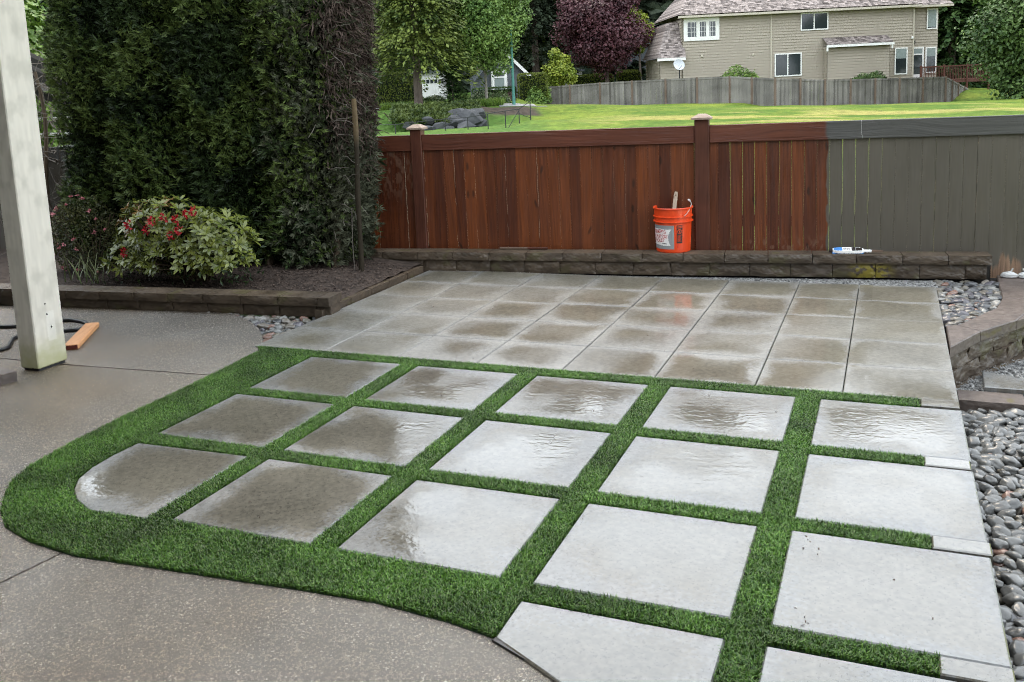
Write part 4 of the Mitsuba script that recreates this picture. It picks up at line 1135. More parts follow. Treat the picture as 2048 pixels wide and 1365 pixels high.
for (fx, fy_, fz) in [(-2.47, 0.50, 0.37), (-2.36, 0.47, 0.60), (-2.22, 0.50, 0.56), (-2.12, 0.47, 0.64), (-1.93, 0.52, 0.64), (-1.91, 0.52, 0.56), (-1.98, 0.50, 0.52), (-1.82, 0.60, 0.70), (-1.86, 0.56, 0.68), (-2.05, 0.52, 0.66)]:
    nf = 26
    d = rdir(rng, nf); d[:, 1] = -np.abs(d[:, 1])
    P = np.array([fx, fy_, fz]) + d * 0.024 * rng.uniform(.4, 1.2, (nf, 1))
    part(k, 'flower', tm(cards(P, d + rdir(rng, nf) * .5, rdir(rng, nf), rng.uniform(.018, .034, nf), rng.uniform(.014, .024, nf), .3)), 'flower_red')
nf = 500
lo = np.c_[rng.uniform(-2.8, -1.4, nf), rng.uniform(.5, .95, nf), rng.uniform(.12, .40, nf)]
part(k, 'inner_leaves', tm(cards(lo, rdir(rng, nf), rdir(rng, nf) + [0, 0, 1], rng.uniform(.04, .07, nf), rng.uniform(.016, .026, nf), .2)), 'hedge_leaf', kind='stuff')

k = thing('azalea_bush', 'pink flowering azalea behind the porch post at the hedge foot', 'shrub')
n = 5200; d = rdir(rng, n); c0 = np.array([-3.35, 0.95, 0.42])
P = c0 + d * rng.uniform(.55, 1.05, (n, 1)) * [0.34, 0.28, 0.34]
part(k, 'leaves', tm(cards(P, d + rdir(rng, n), rdir(rng, n) + [0, 0, .6], rng.uniform(.02, .04, n), rng.uniform(.010, .018, n), .2)), 'azalea_leaf', kind='stuff')
for i in range(34):
    d0 = rdir(rng, 1)[0]; d0[1] = -abs(d0[1]); p = c0 + d0 * [0.35, 0.29, 0.36]; nf = 9; dd = rdir(rng, nf)
    part(k, 'flower', tm(cards(np.tile(p, (nf, 1)), dd + d0, rdir(rng, nf), rng.uniform(.018, .032, nf), rng.uniform(.014, .022, nf), .25)), 'flower_pink')
st = [tube(np.array([[-3.3, .98, .05]]) + (np.array([-3.35 + rng.uniform(-.25, .25), .95 + rng.uniform(-.2, .2), .6]) - [-3.3, .98, .05]) * np.linspace(0, 1, 4)[:, None], .005, 5, False) for _ in range(10)]
part(k, 'stems', cat(st), 'bark_brown', kind='stuff')
k = thing('striped_grass', 'clump of long pale striped leaves beside the rhododendron', 'plant')
for i in range(26):
    p = np.array([-2.93 + rng.normal() * .06, 0.60 + rng.normal() * .05, 0.08]); az = rng.uniform(0, 2 * np.pi); L = rng.uniform(.18, .36); t_ = np.linspace(0, 1, 7)
    if i < 10: p = p + [-0.20, 0.06, 0]
    ln = rng.uniform(.25, .8)
    ctr = p + np.c_[np.cos(az) * ln * L * t_ ** 1.6, np.sin(az) * ln * L * t_ ** 1.6, L * (t_ - .30 * ln * t_ ** 2.4)]
    sd = np.array([-np.sin(az), np.cos(az), 0]) * 0.0055
    wv = (1 - t_ ** 2)[:, None]
    v = np.vstack([ctr - sd * wv, ctr + sd * wv]); a = np.arange(6)
    part(k, 'leaf', trimesh.Trimesh(v, np.vstack([np.c_[a, a + 7, a + 8], np.c_[a, a + 8, a + 1]]), process=False), 'blade_leaf', uv=np.c_[np.r_[t_, t_], np.r_[t_, t_]])

# ------------------------------------------------------------------ left, beyond the hedge: vines, neighbour's shelter, bright tree
k = thing('bare_vine', 'tangle of bare grey vine stems on the grey fence at the left', 'vine')
vs = []
for i in range(170):
    p = np.array([rng.uniform(-5.3, -3.95), 1.72 + rng.uniform(-.10, .04), rng.uniform(.2, 1.9)]); d = unit(np.array([rng.normal(), rng.normal() * .2, rng.normal() * .9 + .2])); pts = [p]
    for _ in range(7):
        d = unit(d + rng.normal(size=3) * .35 * [1, .4, 1]); pts.append(pts[-1] + d * rng.uniform(.05, .11))
    vs.append(tube(np.array(pts), np.linspace(.006, .002, 8), 4, False))
body(k, cat(vs), 'twig_gray')
for i in range(3):
    zz = np.linspace(0, 1.9, 10)
    part(k, 'stem', tube(np.c_[-4.75 + i * .12 + .05 * np.sin(zz * 4 + i), 1.66 + 0 * zz, zz], np.linspace(.03, .015, 10), 7), 'bark_brown')
k = thing('garden_shelter', 'dark garden shelter with sloping wavy roof behind the left fence', 'shelter')
q0 = np.array([-5.9, 3.4, -0.32]); ax_ = np.array([0.92, 0.40, 0])
def shl(pts): return np.array([q0 + ax_ * a + np.array([-.4, .92, 0]) * b + [0, 0, z] for a, b, z in pts])
for b in (0.0, 0.9, 1.8):
    part(k, 'rafter', trimesh.convex.convex_hull(shl([(-1.6, b, 2.62), (-1.6, b + .06, 2.62), (-1.6, b, 2.74), (-1.6, b + .06, 2.80), (0.75, b, 1.42), (0.75, b + .06, 1.42), (0.75, b, 1.58), (0.75, b + .06, 1.58)])), 'shelter_dark')
us = np.linspace(-1.7, 0.85, 40)
prof_ = [(u_, 2.78 - (u_ + 1.6) * 0.518 + 0.03 * math.sin(u_ * 30)) for u_ in us]
va = shl([(u_, -.15, z_) for u_, z_ in prof_] + [(u_, 0.12, z_) for u_, z_ in prof_]); a = np.arange(39)
part(k, 'roof', trimesh.Trimesh(va, np.vstack([np.c_[a, a + 1, a + 41], np.c_[a, a + 41, a + 40]]), process=False), 'shelter_dark')
for b in (0.05, 1.9):
    for a_ in (-1.5, 0.6):
        part(k, 'post', trimesh.convex.convex_hull(shl([(a_ + i_, b + j_, z_) for i_ in (0, .09) for j_ in (0, .09) for z_ in (-.4, 2.4 if a_ < 0 else 1.4)])), 'iron_black')
k = thing('deck_railing', 'pale railing seen through the vines left of the hedge', 'railing')
r0 = W([-7.6, 16.0, 0]); r1 = W([-5.2, 16.0, 0])
for z in (0.90, 1.12, 1.38):
    part(k, 'rail', tube(np.array([r0 + [0, 0, z], r1 + [0, 0, z]]), 0.03, 6), 'trim_white')
for t_ in np.linspace(0, 1, 6):
    part(k, 'baluster', tube(np.array([r0 + (r1 - r0) * t_ + [0, 0, -.4], r0 + (r1 - r0) * t_ + [0, 0, 1.15]]), 0.022, 6), 'iron_black')


# ------------------------------------------------------------------ trees
def crown_leaves(centers, radii, per, size, rng, up=0.45, flat_=0.9, inner=0.72):
    P, Nn = [], []
    for c, r, n in zip(centers, radii, per):
        d = rdir(rng, n)
        rr = rng.uniform(inner, 1.05, (n, 1)) * (0.8 + 0.45 * meshkit.fbm(d * 2.2 + c * 0.7, 3, 3))[:, None]
        P.append(c + d * rr * r * [1, 1, flat_]); Nn.append(d)
    P = np.vstack(P); Nn = np.vstack(Nn); n = len(P)
    nr = unit(Nn * 0.6 + [0, 0, up] + rdir(rng, n) * 0.6)
    ax = unit(np.cross(nr, rdir(rng, n)) + Nn * 0.25 + [0, 0, -0.25])
    s = rng.uniform(size[0], size[1], n)
    return tm(cards(P, ax, nr, s, s * rng.uniform(.55, .85, n), 0.15))


def limbs(base, h0, centers, r0, rng, nmax=14):
    out = []
    zt = np.array([0, 0.35, 0.7, 1.0])
    top = base + np.array([0, 0, h0])
    out.append(tube(np.array([base + [0.05 * math.sin(z * 5) * h0 * .1, 0, -0.4 + z * (h0 + .4)] for z in zt]), r0 * np.array([1.25, 1, .85, .7]), 10))
    for c in centers[:nmax]:
        t = np.linspace(0, 1, 6)[:, None]
        path = top * (1 - t) + c * t + np.array([0, 0, 0.12 * np.linalg.norm(c - top)]) * np.sin(t * np.pi)
        out.append(tube(path, np.linspace(r0 * .6, r0 * .12, 6), 6, False))
    return cat(out)


def broad_tree(name, label, s, d, z0, H, R, lf, bark, seed, nl=26, per=420, size=(.18, .34), lo=0.30, trunk=0.18, group=None, asp=1.0, cx=0.0, category='tree', lobe=0.40):
    rng = np.random.default_rng(seed)
    k = thing(name, label, category, group)
    base = np.array([0, 0, z0])
    cs, rs = [], []
    zc = z0 + H * (1 + lo) / 2; hz = H * (1 - lo) / 2
    while len(cs) < nl:
        q = rng.uniform(-1, 1, 3)
        if np.linalg.norm(q) > 1 or np.linalg.norm(q) < 0.35: continue
        cs.append(np.array([q[0] * R * .78 + cx, q[1] * R * .78 * asp, q[2] * hz * .84]) + [0, 0, zc]); rs.append(R * lobe * rng.uniform(.7, 1.15))
    cs = np.array(cs)
    m = crown_leaves(cs, rs, [per] * nl, size, rng, inner=0.55)
    part(k, 'crown', WM(m_shift(m, s, d)), lf, kind='stuff')
    part(k, 'trunk', WM(m_shift(limbs(base, H * lo * 1.1, cs, trunk, rng), s, d)), bark, 40)
    return k


def m_shift(m, s, d):
    m = m.copy(); m.apply_translation((s, d, 0)); return m


def conifer_cards(rng, H, R, z0, zlow, nb, per, size, droop=0.35, power=0.85, tilt_=0.45):
    """needle sprays on drooping branches"""
    t = rng.random(nb) ** 0.85
    z = z0 + zlow + (H - zlow) * t
    L = R * (1 - t) ** power * rng.uniform(.72, 1.08, nb) + 0.12
    az = rng.uniform(0, 2 * np.pi, nb)
    u = rng.uniform(0.06, 1.0, (nb, per)) ** 0.75
    rad = u * L[:, None]
    zz = z[:, None] - droop * rad * u + rng.normal(size=(nb, per)) * 0.10
    wid = rng.normal(size=(nb, per)) * 0.12 * L[:, None] * (1.1 - u)
    dx, dy = np.cos(az)[:, None], np.sin(az)[:, None]
    P = np.stack([dx * rad - dy * wid, dy * rad + dx * wid, zz], -1).reshape(-1, 3)
    D = np.stack([dx + 0 * u, dy + 0 * u, -droop * 1.4 * u], -1).reshape(-1, 3)
    n = len(P)
    ax = unit(D + rdir(rng, n) * 0.45); nr = unit(np.array([0, 0, 1.0]) + rdir(rng, n) * tilt_)
    s = rng.uniform(size[0], size[1], n)
    return tm(cards(P, ax, nr, s, s * rng.uniform(.40, .62, n), -0.12))


def conifer(name, label, s, d, z0, H, R, lf, seed, zlow=0.6, nb=300, per=14, size=(.25, .5), trunk=0.22, droop=0.35, power=0.85, group=None, core=True):
    rng = np.random.default_rng(seed)
    k = thing(name, label, 'tree', group)
    part(k, 'crown', WM(m_shift(conifer_cards(rng, H, R, z0, zlow, nb, per, size, droop, power), s, d)), lf, kind='stuff')
    tr = tube(np.array([(s, d, z0 - .4), (s, d, z0 + .5), (s, d, z0 + H * .5), (s, d, z0 + H * .97)]), np.array([1.25, 1, .6, .08]) * trunk, 9)
    part(k, 'trunk', WM(tr), 'bark_far', 40)
    return k


def bush(name, label, pts, lf, seed, n=1500, size=(.10, .2), group=None, category='shrub', core='core_dark'):
    """pts: (s, d, z, radius side, radius height)"""
    rng = np.random.default_rng(seed)
    k = thing(name, label, category, group)
    cs = [np.array(p[:3], float) for p in pts]
    m = cat([crown_leaves([c], [1.0], [n], (1, 1), rng) for c in cs[:0]]) if False else None
    P, Nn = [], []
    for s, d, z, r, h in pts:
        dd = rdir(rng, n); dd[:, 2] = np.abs(dd[:, 2]) * 1.0 - 0.15
        rr = rng.uniform(.72, 1.05, (n, 1)) * (0.8 + .4 * meshkit.fbm(dd * 2.5 + s, 2, 3))[:, None]
        P.append(np.array([s, d, z]) + dd * rr * [r, r, h]); Nn.append(dd)
    P, Nn = np.vstack(P), np.vstack(Nn); q = len(P)
    nr = unit(Nn + rdir(rng, q) * .7 + [0, 0, .4]); ax = unit(np.cross(nr, rdir(rng, q)) + Nn * .4)
    sz = rng.uniform(size[0], size[1], q)
    part(k, 'leaves', WM(tm(cards(P, ax, nr, sz, sz * .6, .15))), lf, kind='stuff')
    stems = [tube(np.array([(p[0], p[1], p[2] - .3), (p[0] + .2 * p[3], p[1], p[2] + .7 * p[4])]), .03, 5) for p in pts]
    part(k, 'stems', WM(cat(stems)), 'bark_far')
    return k


def clipped_hedge(name, label, s0, s1, d0, d1, z0, z1, lf, seed, dens=260, size=(.07, .14), rnd=0.15):
    rng = np.random.default_rng(seed)
    k = thing(name, label, 'hedge')
    P, Nn = [], []
    for (a, n) in (('f', int(dens * (s1 - s0) * (z1 - z0))), ('t', int(dens * (s1 - s0) * (d1 - d0))), ('l', int(dens * (d1 - d0) * (z1 - z0))), ('r', int(dens * (d1 - d0) * (z1 - z0))), ('b', int(.3 * dens * (s1 - s0) * (z1 - z0)))):
        s = rng.uniform(s0, s1, n); d = rng.uniform(d0, d1, n); z = rng.uniform(z0, z1, n); nn = np.zeros((n, 3))
        if a == 'f': d[:] = d0; nn[:, 1] = -1
        if a == 'b': d[:] = d1; nn[:, 1] = 1
        if a == 't': z[:] = z1; nn[:, 2] = 1
        if a == 'l': s[:] = s0; nn[:, 0] = -1
        if a == 'r': s[:] = s1; nn[:, 0] = 1
        q = np.stack([s, d, z], -1)
        c = np.clip(q, [s0 + rnd, d0 + rnd, z0], [s1 - rnd, d1 - rnd, z1 - rnd]); o = unit(q - c + nn * 1e-3)
        q = c + o * np.minimum(np.linalg.norm(q - c, axis=1), rnd)[:, None] + nn * (.10 * (meshkit.fbm(q * 1.6, 3, seed) - .5) - .05 * rng.random(n))[:, None]
        P.append(q); Nn.append(nn)
    P, Nn = np.vstack(P), np.vstack(Nn); n = len(P)
    sz = rng.uniform(size[0], size[1], n)
    part(k, 'foliage', WM(tm(cards(P, unit(Nn * .5 + rdir(rng, n) * .6 + [0, 0, .5]), unit(Nn + rdir(rng, n) * .7), sz, sz * .5, .15))), lf, kind='stuff')
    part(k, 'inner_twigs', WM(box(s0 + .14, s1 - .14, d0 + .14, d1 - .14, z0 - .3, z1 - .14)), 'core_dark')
    return k


broad_tree('leafy_tree', 'bright green leafy tree left of the hedge behind the porch post', -9.0, 16.5, -.4, 5.5, 3.6, 'leaf_bright', 'bark_far', 51, nl=46, per=900, size=(.09, .17), lo=.06, trunk=.12)
conifer('cedar_tree', 'large green cedar with thick bare trunk above the rockery', -3.1, 58.7, .50, 15.0, 3.9, 'cedar_green', 52, zlow=2.6, nb=1150, per=36, size=(.17, .36), trunk=.28, droop=.38, power=.55)
broad_tree('maple_tree', 'fresh green maple just right of the cedar', 1.15, 61.5, .50, 10.5, 3.1, 'leaf_fresh', 'bark_pale', 53, nl=56, per=850, size=(.11, .22), lo=.16, trunk=.10)
broad_tree('background_tree', 'bright green tree at the left behind the cedar', -8.2, 70.0, .6, 15.0, 4.6, 'leaf_fresh', 'bark_far', 54, nl=36, per=560, size=(.2, .36), lo=.16, trunk=.25)
broad_tree('background_tree', 'tall green tree behind the maple and street lamp', 1.0, 84.0, 1.0, 17.0, 5.2, 'leaf_mid', 'bark_far', 55, nl=40, per=560, size=(.24, .42), lo=.16, trunk=.3)
conifer('dark_conifer', 'dark conifer between the street lamp and the purple tree', 6.3, 88.0, 1.2, 22.0, 4.6, 'fir_dark', 56, zlow=.8, nb=520, per=24, size=(.35, .7), trunk=.35, droop=.25)
broad_tree('plum_tree', 'dark purple leaved tree behind the grey fence', 11.6, 79.5, .8, 9.3, 4.5, 'plum_leaf', 'bark_far', 57, nl=64, per=560, size=(.16, .30), lo=.20, trunk=.20, asp=.9, lobe=.32)
broad_tree('yellow_green_tree', 'small yellow green tree at the left foot of the purple tree', 7.3, 76.0, .6, 4.3, 1.35, 'leaf_yellow', 'bark_far', 58, nl=18, per=300, size=(.14, .26), lo=.10, trunk=.06)
broad_tree('background_tree', 'yellow green tree top between the purple tree and the house', 16.6, 92.0, 1.4, 8.4, 2.0, 'leaf_yellow', 'bark_far', 59, nl=16, per=300, size=(.2, .34), lo=.3, trunk=.12)
conifer('garden_conifer', 'small dark bushy conifer standing right of the cedar trunk', -1.0, 60.6, .50, 3.2, .95, 'fir_green', 60, zlow=.1, nb=170, per=16, size=(.14, .28), trunk=.06, droop=.1, power=.8)
broad_tree('leafy_tree', 'big leafy tree at the right picture edge before the conifers', 35.4, 58.0, -2.0, 9.6, 4.2, 'leaf_mid', 'bark_far', 61, nl=60, per=620, size=(.17, .32), lo=.02, trunk=.2)
broad_tree('leafy_tree', 'light green leafy tree top at the upper right corner', 38.6, 64.0, -1.8, 13.5, 4.4, 'leaf_fresh', 'bark_far', 62, nl=44, per=520, size=(.18, .34), lo=.2, trunk=.2)
for i, (s, d, H, R_) in enumerate([(44.6, 88, 24, 4.6), (48.6, 90, 25, 5.0), (53.5, 92, 24, 5.2), (41.2, 96, 25, 4.8)]):
    conifer('tall_conifer', ['tall dark green conifer just right of the house', 'second tall conifer from the house at the right', 'rightmost tall conifer beyond the house', 'tall conifer standing behind the right end of the house'][i], s, d, -.3, H, R_, 'fir_green', 70 + i, zlow=.3, nb=820, per=24, size=(.4, .9), trunk=.35, droop=.3, group=None)
bush('fence_end_bush', 'light green bush at the left end of the far grey fence', [(5.0, 71.0, .1, .75, 1.5), (4.7, 70.5, -.1, .6, 1.0), (5.6, 71.8, .5, .6, 1.5)], 'leaf_fresh', 81, 1500)
bush('house_bush', 'bright green bush before the house wall left of the low window', [(20.2, 71.5, .7, 1.15, 1.9), (19.4, 71.3, .7, .8, 1.2), (21.1, 71.3, .6, .8, 1.4)], 'leaf_bright', 82, 1500, (.12, .24))
bush('house_bush', 'low green bush before the house wall at the bump out', [(29.6, 71.3, .2, .9, 1.2), (30.6, 71.5, .3, .9, 1.25), (28.9, 71.3, .1, .7, .95)], 'leaf_mid', 83, 1300, (.12, .22))
clipped_hedge('clipped_hedge', 'tall yellow green clipped hedge at the left behind the cedar trunk', -7.2, -3.55, 68.0, 69.0, .6, 2.95, 'hedge_trim', 84)
clipped_hedge('clipped_hedge', 'yellow green clipped hedge block right of the street lamp', 3.75, 5.9, 71.0, 72.4, .5, 2.45, 'hedge_trim', 85)
clipped_hedge('clipped_hedge', 'low dark hedge under the white bay window', .3, 3.6, 72.2, 73.0, .6, 1.55, 'hedge_low', 86)
clipped_hedge('clipped_hedge', 'round topped clipped hedge right of the purple tree trunk', 13.2, 15.3, 84.0, 85.2, .8, 2.5, 'hedge_trim', 87, rnd=.5)
clipped_hedge('clipped_hedge', 'clipped hedge behind the purple tree trunk', 9.2, 13.0, 85.0, 86.0, .9, 2.3, 'hedge_trim', 88, rnd=.4)
bush('border_shrubs', 'low dark shrubs between cedar trunk and small conifer', [(-2.2, 63, .6, .7, .75), (-2.8, 63, .6, .6, .6), (.9, 64, .6, .9, .9), (2.0, 64.5, .6, .8, .8)], 'hedge_low', 89, 900)
for i, (s, lab) in enumerate([(2.35, 'left reddish white flowering shrub under the bay window'), (3.05, 'right reddish flowering shrub under the bay window')]):
    bush('flowering_shrub', lab, [(s, 70.0, .62, .42, .62)], 'hedge_dead', 90 + i, 700, (.08, .16))
rng = np.random.default_rng(95)
k = thing('daylily_row', 'row of fresh green strappy leaves along the street', 'plants', kind='stuff')
n = 5200
sx = np.r_[rng.uniform(-5.6, -3.3, n // 2), rng.uniform(-2.6, 2.2, n // 2)]; n = len(sx); dx_ = rng.uniform(60.2, 61.6, n)
zb = lawn_z(sx, dx_)
body(k, WM(tm(cards(np.stack([sx, dx_, zb], -1), rdir(rng, n) * .6 + [0, 0, 1], rdir(rng, n), rng.uniform(.3, .6, n), rng.uniform(.04, .08, n), .2))), 'leaf_bright')
# far wood that closes the view
rng = np.random.default_rng(96)
ms, trs = [], []
for i in range(64):
    s = -75 + i * 2.75 + rng.uniform(-1, 1); d = rng.uniform(100, 118); H = rng.uniform(32, 38.5) * (1.0 if s > -30 else .7)
    z0 = 1.5
    cc_ = conifer_cards(rng, H, rng.uniform(4.6, 6.0), z0, .5, 330, 16, (1.3, 2.5), .3, tilt_=1.6); ms.append(m_shift(cc_, s, d))
    trs.append(tube(np.array([(s, d, z0 - 2), (s, d, z0 + H * .6), (s, d, z0 + H * .95)]), [.45, .3, .05], 6))
k = thing('distant_forest', 'dark conifer wood far behind the houses', 'forest', kind='stuff')
body(k, WM(cat(ms)), 'fir_dark')
part(k, 'trunks', WM(cat(trs)), 'bark_far', kind='stuff')

# ------------------------------------------------------------------ rockery, street, lamp, black fence
k = thing('rockery', 'dark grey boulder rockery below the cedar, draped with juniper', 'rockery')
rng = np.random.default_rng(97)
for i, (s, d, z, r, h) in enumerate([(.10, 52.6, -.10, .75, .62), (-.75, 52.5, -.25, .65, .48), (.45, 52.9, -.42, .60, .42), (-.25, 52.0, -.48, .55, .34), (-1.5, 52.4, -.42, .6, .36), (-2.3, 52.6, -.05, .42, .30), (-3.2, 52.6, -.30, .55, .34), (-2.4, 52.2, -.55, .6, .28), (-.6, 53.3, .10, .7, .42), (-1.2, 52.2, -.60, .42, .22), (.3, 53.4, .12, .7, .40)]):
    pc = rdir(rng, 26) * rng.uniform(.82, 1.12, (26, 1))
    m = trimesh.convex.convex_hull(pc * [r, r * .8, h] + [s, d, z]).subdivide().subdivide()
    v = np.asarray(m.vertices); m.vertices = v + .10 * (meshkit.fbm(v * 3.5, 3, i)[:, None] - .5) * unit(v - [s, d, z])
    part(k, 'boulder', WM(m), 'rock_gray', 20)
n = 9000; s = rng.uniform(-4.4, .55, n); t = rng.random(n); d = 52.3 + 3.0 * t; z = -.25 + .95 * t ** .8 + .22 * (meshkit.fbm(np.stack([s * 1.6, d * 1.6, d * 0], -1), 3, 3) - .3)
keep = ~((s > -.65) & (d < 53.4)) & ~((t < .12) & (meshkit.noise(np.stack([s * 1.5, d, d * 0], -1), 5) < .5)); s, d, z = s[keep], d[keep], z[keep]; n = len(s)
k2 = thing('juniper_cover', 'spreading juniper ground cover hanging over the rockery', 'ground cover', kind='stuff')
body(k2, WM(tm(cards(np.stack([s, d, z], -1), rdir(rng, n) + [0, -.5, .2], rdir(rng, n) * .7 + [0, -.4, 1], rng.uniform(.14, .3, n), rng.uniform(.08, .16, n), .2))), 'juniper')
k = thing('street', 'pale street surface behind the rockery', 'street', kind='structure')
body(k, WM(grid_sheet(np.linspace(-30, 4.4, 50), np.linspace(62.4, 66.5, 8), lambda a, b: lawn_z(a, b) + .05)), 'asphalt', 40)
k = thing('sidewalk', 'short pale pavement beside the street lamp', 'pavement', kind='structure')
body(k, WM(grid_sheet(np.linspace(1.9, 4.9, 16), np.linspace(59.6, 61.6, 10), lambda a, b: lawn_z(a, b) + .03)), 'asphalt', 40)
k = thing('street_lamp', 'teal green street lamp post left of the purple tree', 'street lamp')
zl = gz(2.85, 60.6)
body(k, WM(tube(np.array([(2.85, 60.6, zl), (2.85, 60.6, zl + .5), (2.84, 60.6, 5.45)]), [.115, .10, .06], 10)), 'lamp_teal', 40)
part(k, 'arm', WM(tube(np.array([(2.84, 60.6, 5.25), (2.62, 60.6, 5.45), (2.48, 60.6, 5.35), (2.44, 60.6, 5.15)]), .028, 6)), 'lamp_teal')
m = trimesh.creation.revolve(np.array([(0, .26), (.05, .25), (.08, .12), (.26, .02), (.28, 0), (.24, -.02), (0, -.03)]), sections=20); m.apply_translation((2.44, 60.6, 4.92))
part(k, 'lamp_shade', WM(m), 'dish_gray', 40)
part(k, 'sign_plate', WM(box(2.62, 2.80, 60.55, 60.58, 4.55, 4.95)), 'lamp_teal')
k = thing('chain_link_fence', 'low black iron fence across the lawn before the rockery', 'fence')
pl = [(-4.6, 46.35, -.42, .03), (-3.66, 46.35, -.42, .0), (-1.21, 46.37, -.46, .16), (-.11, 46.38, -.46, .18), (.88, 46.4, -.46, .31), (1.74, 46.41, -.46, .41), (2.42, 46.45, -.25, .46), (2.98, 46.5, 0.0, .81)]
pl = [(s, d, min(gz(s, d), z0) - .3, z1) for s, d, z0, z1 in pl]
for s, d, z0, z1 in pl:
    part(k, 'post', WM(tube(np.array([(s, d, z0), (s, d, z1)]), .028, 6)), 'iron_black')
part(k, 'top_rail', WM(tube(np.array([(s, d, z1) for s, d, z0, z1 in pl]), .02, 6)), 'iron_black')
part(k, 'brace', WM(tube(np.array([(2.42, 46.45, .40), (1.85, 46.4, -.45)]), .018, 5)), 'iron_black')
part(k, 'brace', WM(tube(np.array([(2.42, 46.45, .25), (2.98, 46.5, 0.0)]), .018, 5)), 'iron_black')

# ------------------------------------------------------------------ far grey fence
k = thing('gray_fence', 'weathered grey board fence along the top of the lawn', 'fence')
fp = [(5.5, 72.8, 1.42, -.22), (9.75, 70.75, 1.55, -.20), (14.0, 67.7, 1.58, -.18), (17.75, 64.7, 1.55, -.25), (19.83, 61.6, 1.28, -.48), (23.44, 62.6, 1.03, -.64), (27.6, 64.6, .93, -.87), (33.9, 67.6, .80, -1.05), (39.0, 74.0, -.35, -1.7), (46, 82, -1.6, -2.6)]
rng = np.random.default_rng(98)
P_ = []
for a, b in zip(fp[:-1], fp[1:]):
    a, b = np.array(a), np.array(b); n = max(1, int(round(np.hypot(*(b - a)[:2]) / 2.3)))
    P_ += [a + (b - a) * i / n for i in range(n)]
P_.append(np.array(fp[-1]))
for a, b in zip(P_[:-1], P_[1:]):
    L = np.hypot(*(b - a)[:2]); nb = int(L / .142); bm = []
    t2 = (b - a)[:2] / L; nrm = np.array([t2[1], -t2[0]])
    for i in range(nb):
        u0, u1 = (i + .03) / nb, (i + .97) / nb; q = []
        off = rng.uniform(0, .02)
        for u in (u0, u1):
            c = a + (b - a) * u
            for o in (0, .02):
                for z in (c[3] + .03, c[2] - .03 + rng.uniform(-.012, .012)):
                    q.append((c[0] - nrm[0] * (o + off), c[1] - nrm[1] * (o + off), z))
        v = np.array(q); f = np.array([[0, 4, 5], [0, 5, 1], [2, 3, 7], [2, 7, 6], [0, 1, 3], [0, 3, 2], [4, 6, 7], [4, 7, 5], [1, 5, 7], [1, 7, 3]])
        bm.append(trimesh.Trimesh(v, f, process=False))
    part(k, 'board_panel', WM(cat(bm)), 'far_fence', kind='stuff')
    for zt0, zt1 in ((0.0, .10), ):
        q = [(p[0] - nrm[0] * o, p[1] - nrm[1] * o, p[2] - .12 + z) for p in (a, b) for o in (-.03, .045) for z in (zt0, zt1 + .02)]
        part(k, 'rail', WM(trimesh.convex.convex_hull(np.array(q))), 'far_fence')
        q = [(p[0] - nrm[0] * o, p[1] - nrm[1] * o, p[3] - .15 + z) for p in (a, b) for o in (-.02, .03) for z in (0, .17)]
        part(k, 'rail', WM(trimesh.convex.convex_hull(np.array(q))), 'far_fence')
for p in P_:
    part(k, 'post', WM(box(p[0] - .06, p[0] + .06, p[1] - .07, p[1] + .05, p[3] - .3, p[2] + .04)), 'far_post')

# ------------------------------------------------------------------ beige house
def lap(s0, s1, d, z0, z1, pitch=.215, along_='s', out=-1):
    """lap siding: one slanted strip and one under edge per course"""
    vs, fs = [], []; z = z0; i = 0
    while z < z1:
        zt = min(z + pitch, z1)
        if along_ == 's': q = [(s0, d + out * .06, z), (s1, d + out * .06, z), (s1, d, zt), (s0, d, zt), (s0, d, z), (s1, d, z)]
        else: q = [(d + out * .06, s0, z), (d + out * .06, s1, z), (d, s1, zt), (d, s0, zt), (d, s0, z), (d, s1, z)]
        vs += q; fs += [[i, i + 1, i + 2], [i, i + 2, i + 3], [i + 4, i + 5, i + 1], [i + 4, i + 1, i]]; i += 6; z = zt
    return trimesh.Trimesh(np.array(vs), np.array(fs), process=False)


def shakes(s0, s1, d0, z0, d1, z1, rng, rise=.115, wdt=.24, s0t=None, s1t=None):
    """rows of wooden shakes from the eave (d0, z0) up to (d1, z1); s0t, s1t: the ends at the top"""
    s0t = s0 if s0t is None else s0t; s1t = s1 if s1t is None else s1t
    n = max(2, int((z1 - z0) / rise)); vs, fs = [], []; i = 0
    sl = np.array([d1 - d0, z1 - z0]) / n; nrm = unit(np.array([-(z1 - z0), d1 - d0]))
    for r in range(n):
        a0 = s0 + (s0t - s0) * r / n; a1 = s1 + (s1t - s1) * r / n
        m = max(1, int((a1 - a0) / wdt)); e = np.linspace(a0, a1, m + 1); e[1:-1] += rng.uniform(-.06, .06, m - 1)
        for j in range(m):
            o = rng.uniform(-.02, .05); h = rng.uniform(.02, .05)
            b = np.array([d0, z0]) + sl * r - sl / np.linalg.norm(sl) * (.03 + o); t = np.array([d0, z0]) + sl * (r + 1.05)
            bu = b + nrm * h
            x0, x1 = e[j] + .006, e[j + 1] - .006
            vs += [(x0, b[0], b[1]), (x1, b[0], b[1]), (x1, bu[0], bu[1]), (x0, bu[0], bu[1]), (x1, t[0], t[1]), (x0, t[0], t[1])]
            fs += [[i, i + 1, i + 2], [i, i + 2, i + 3], [i + 3, i + 2, i + 4], [i + 3, i + 4, i + 5]]; i += 6
    v = np.array(vs)
    return trimesh.Trimesh(v, np.array(fs), process=False)


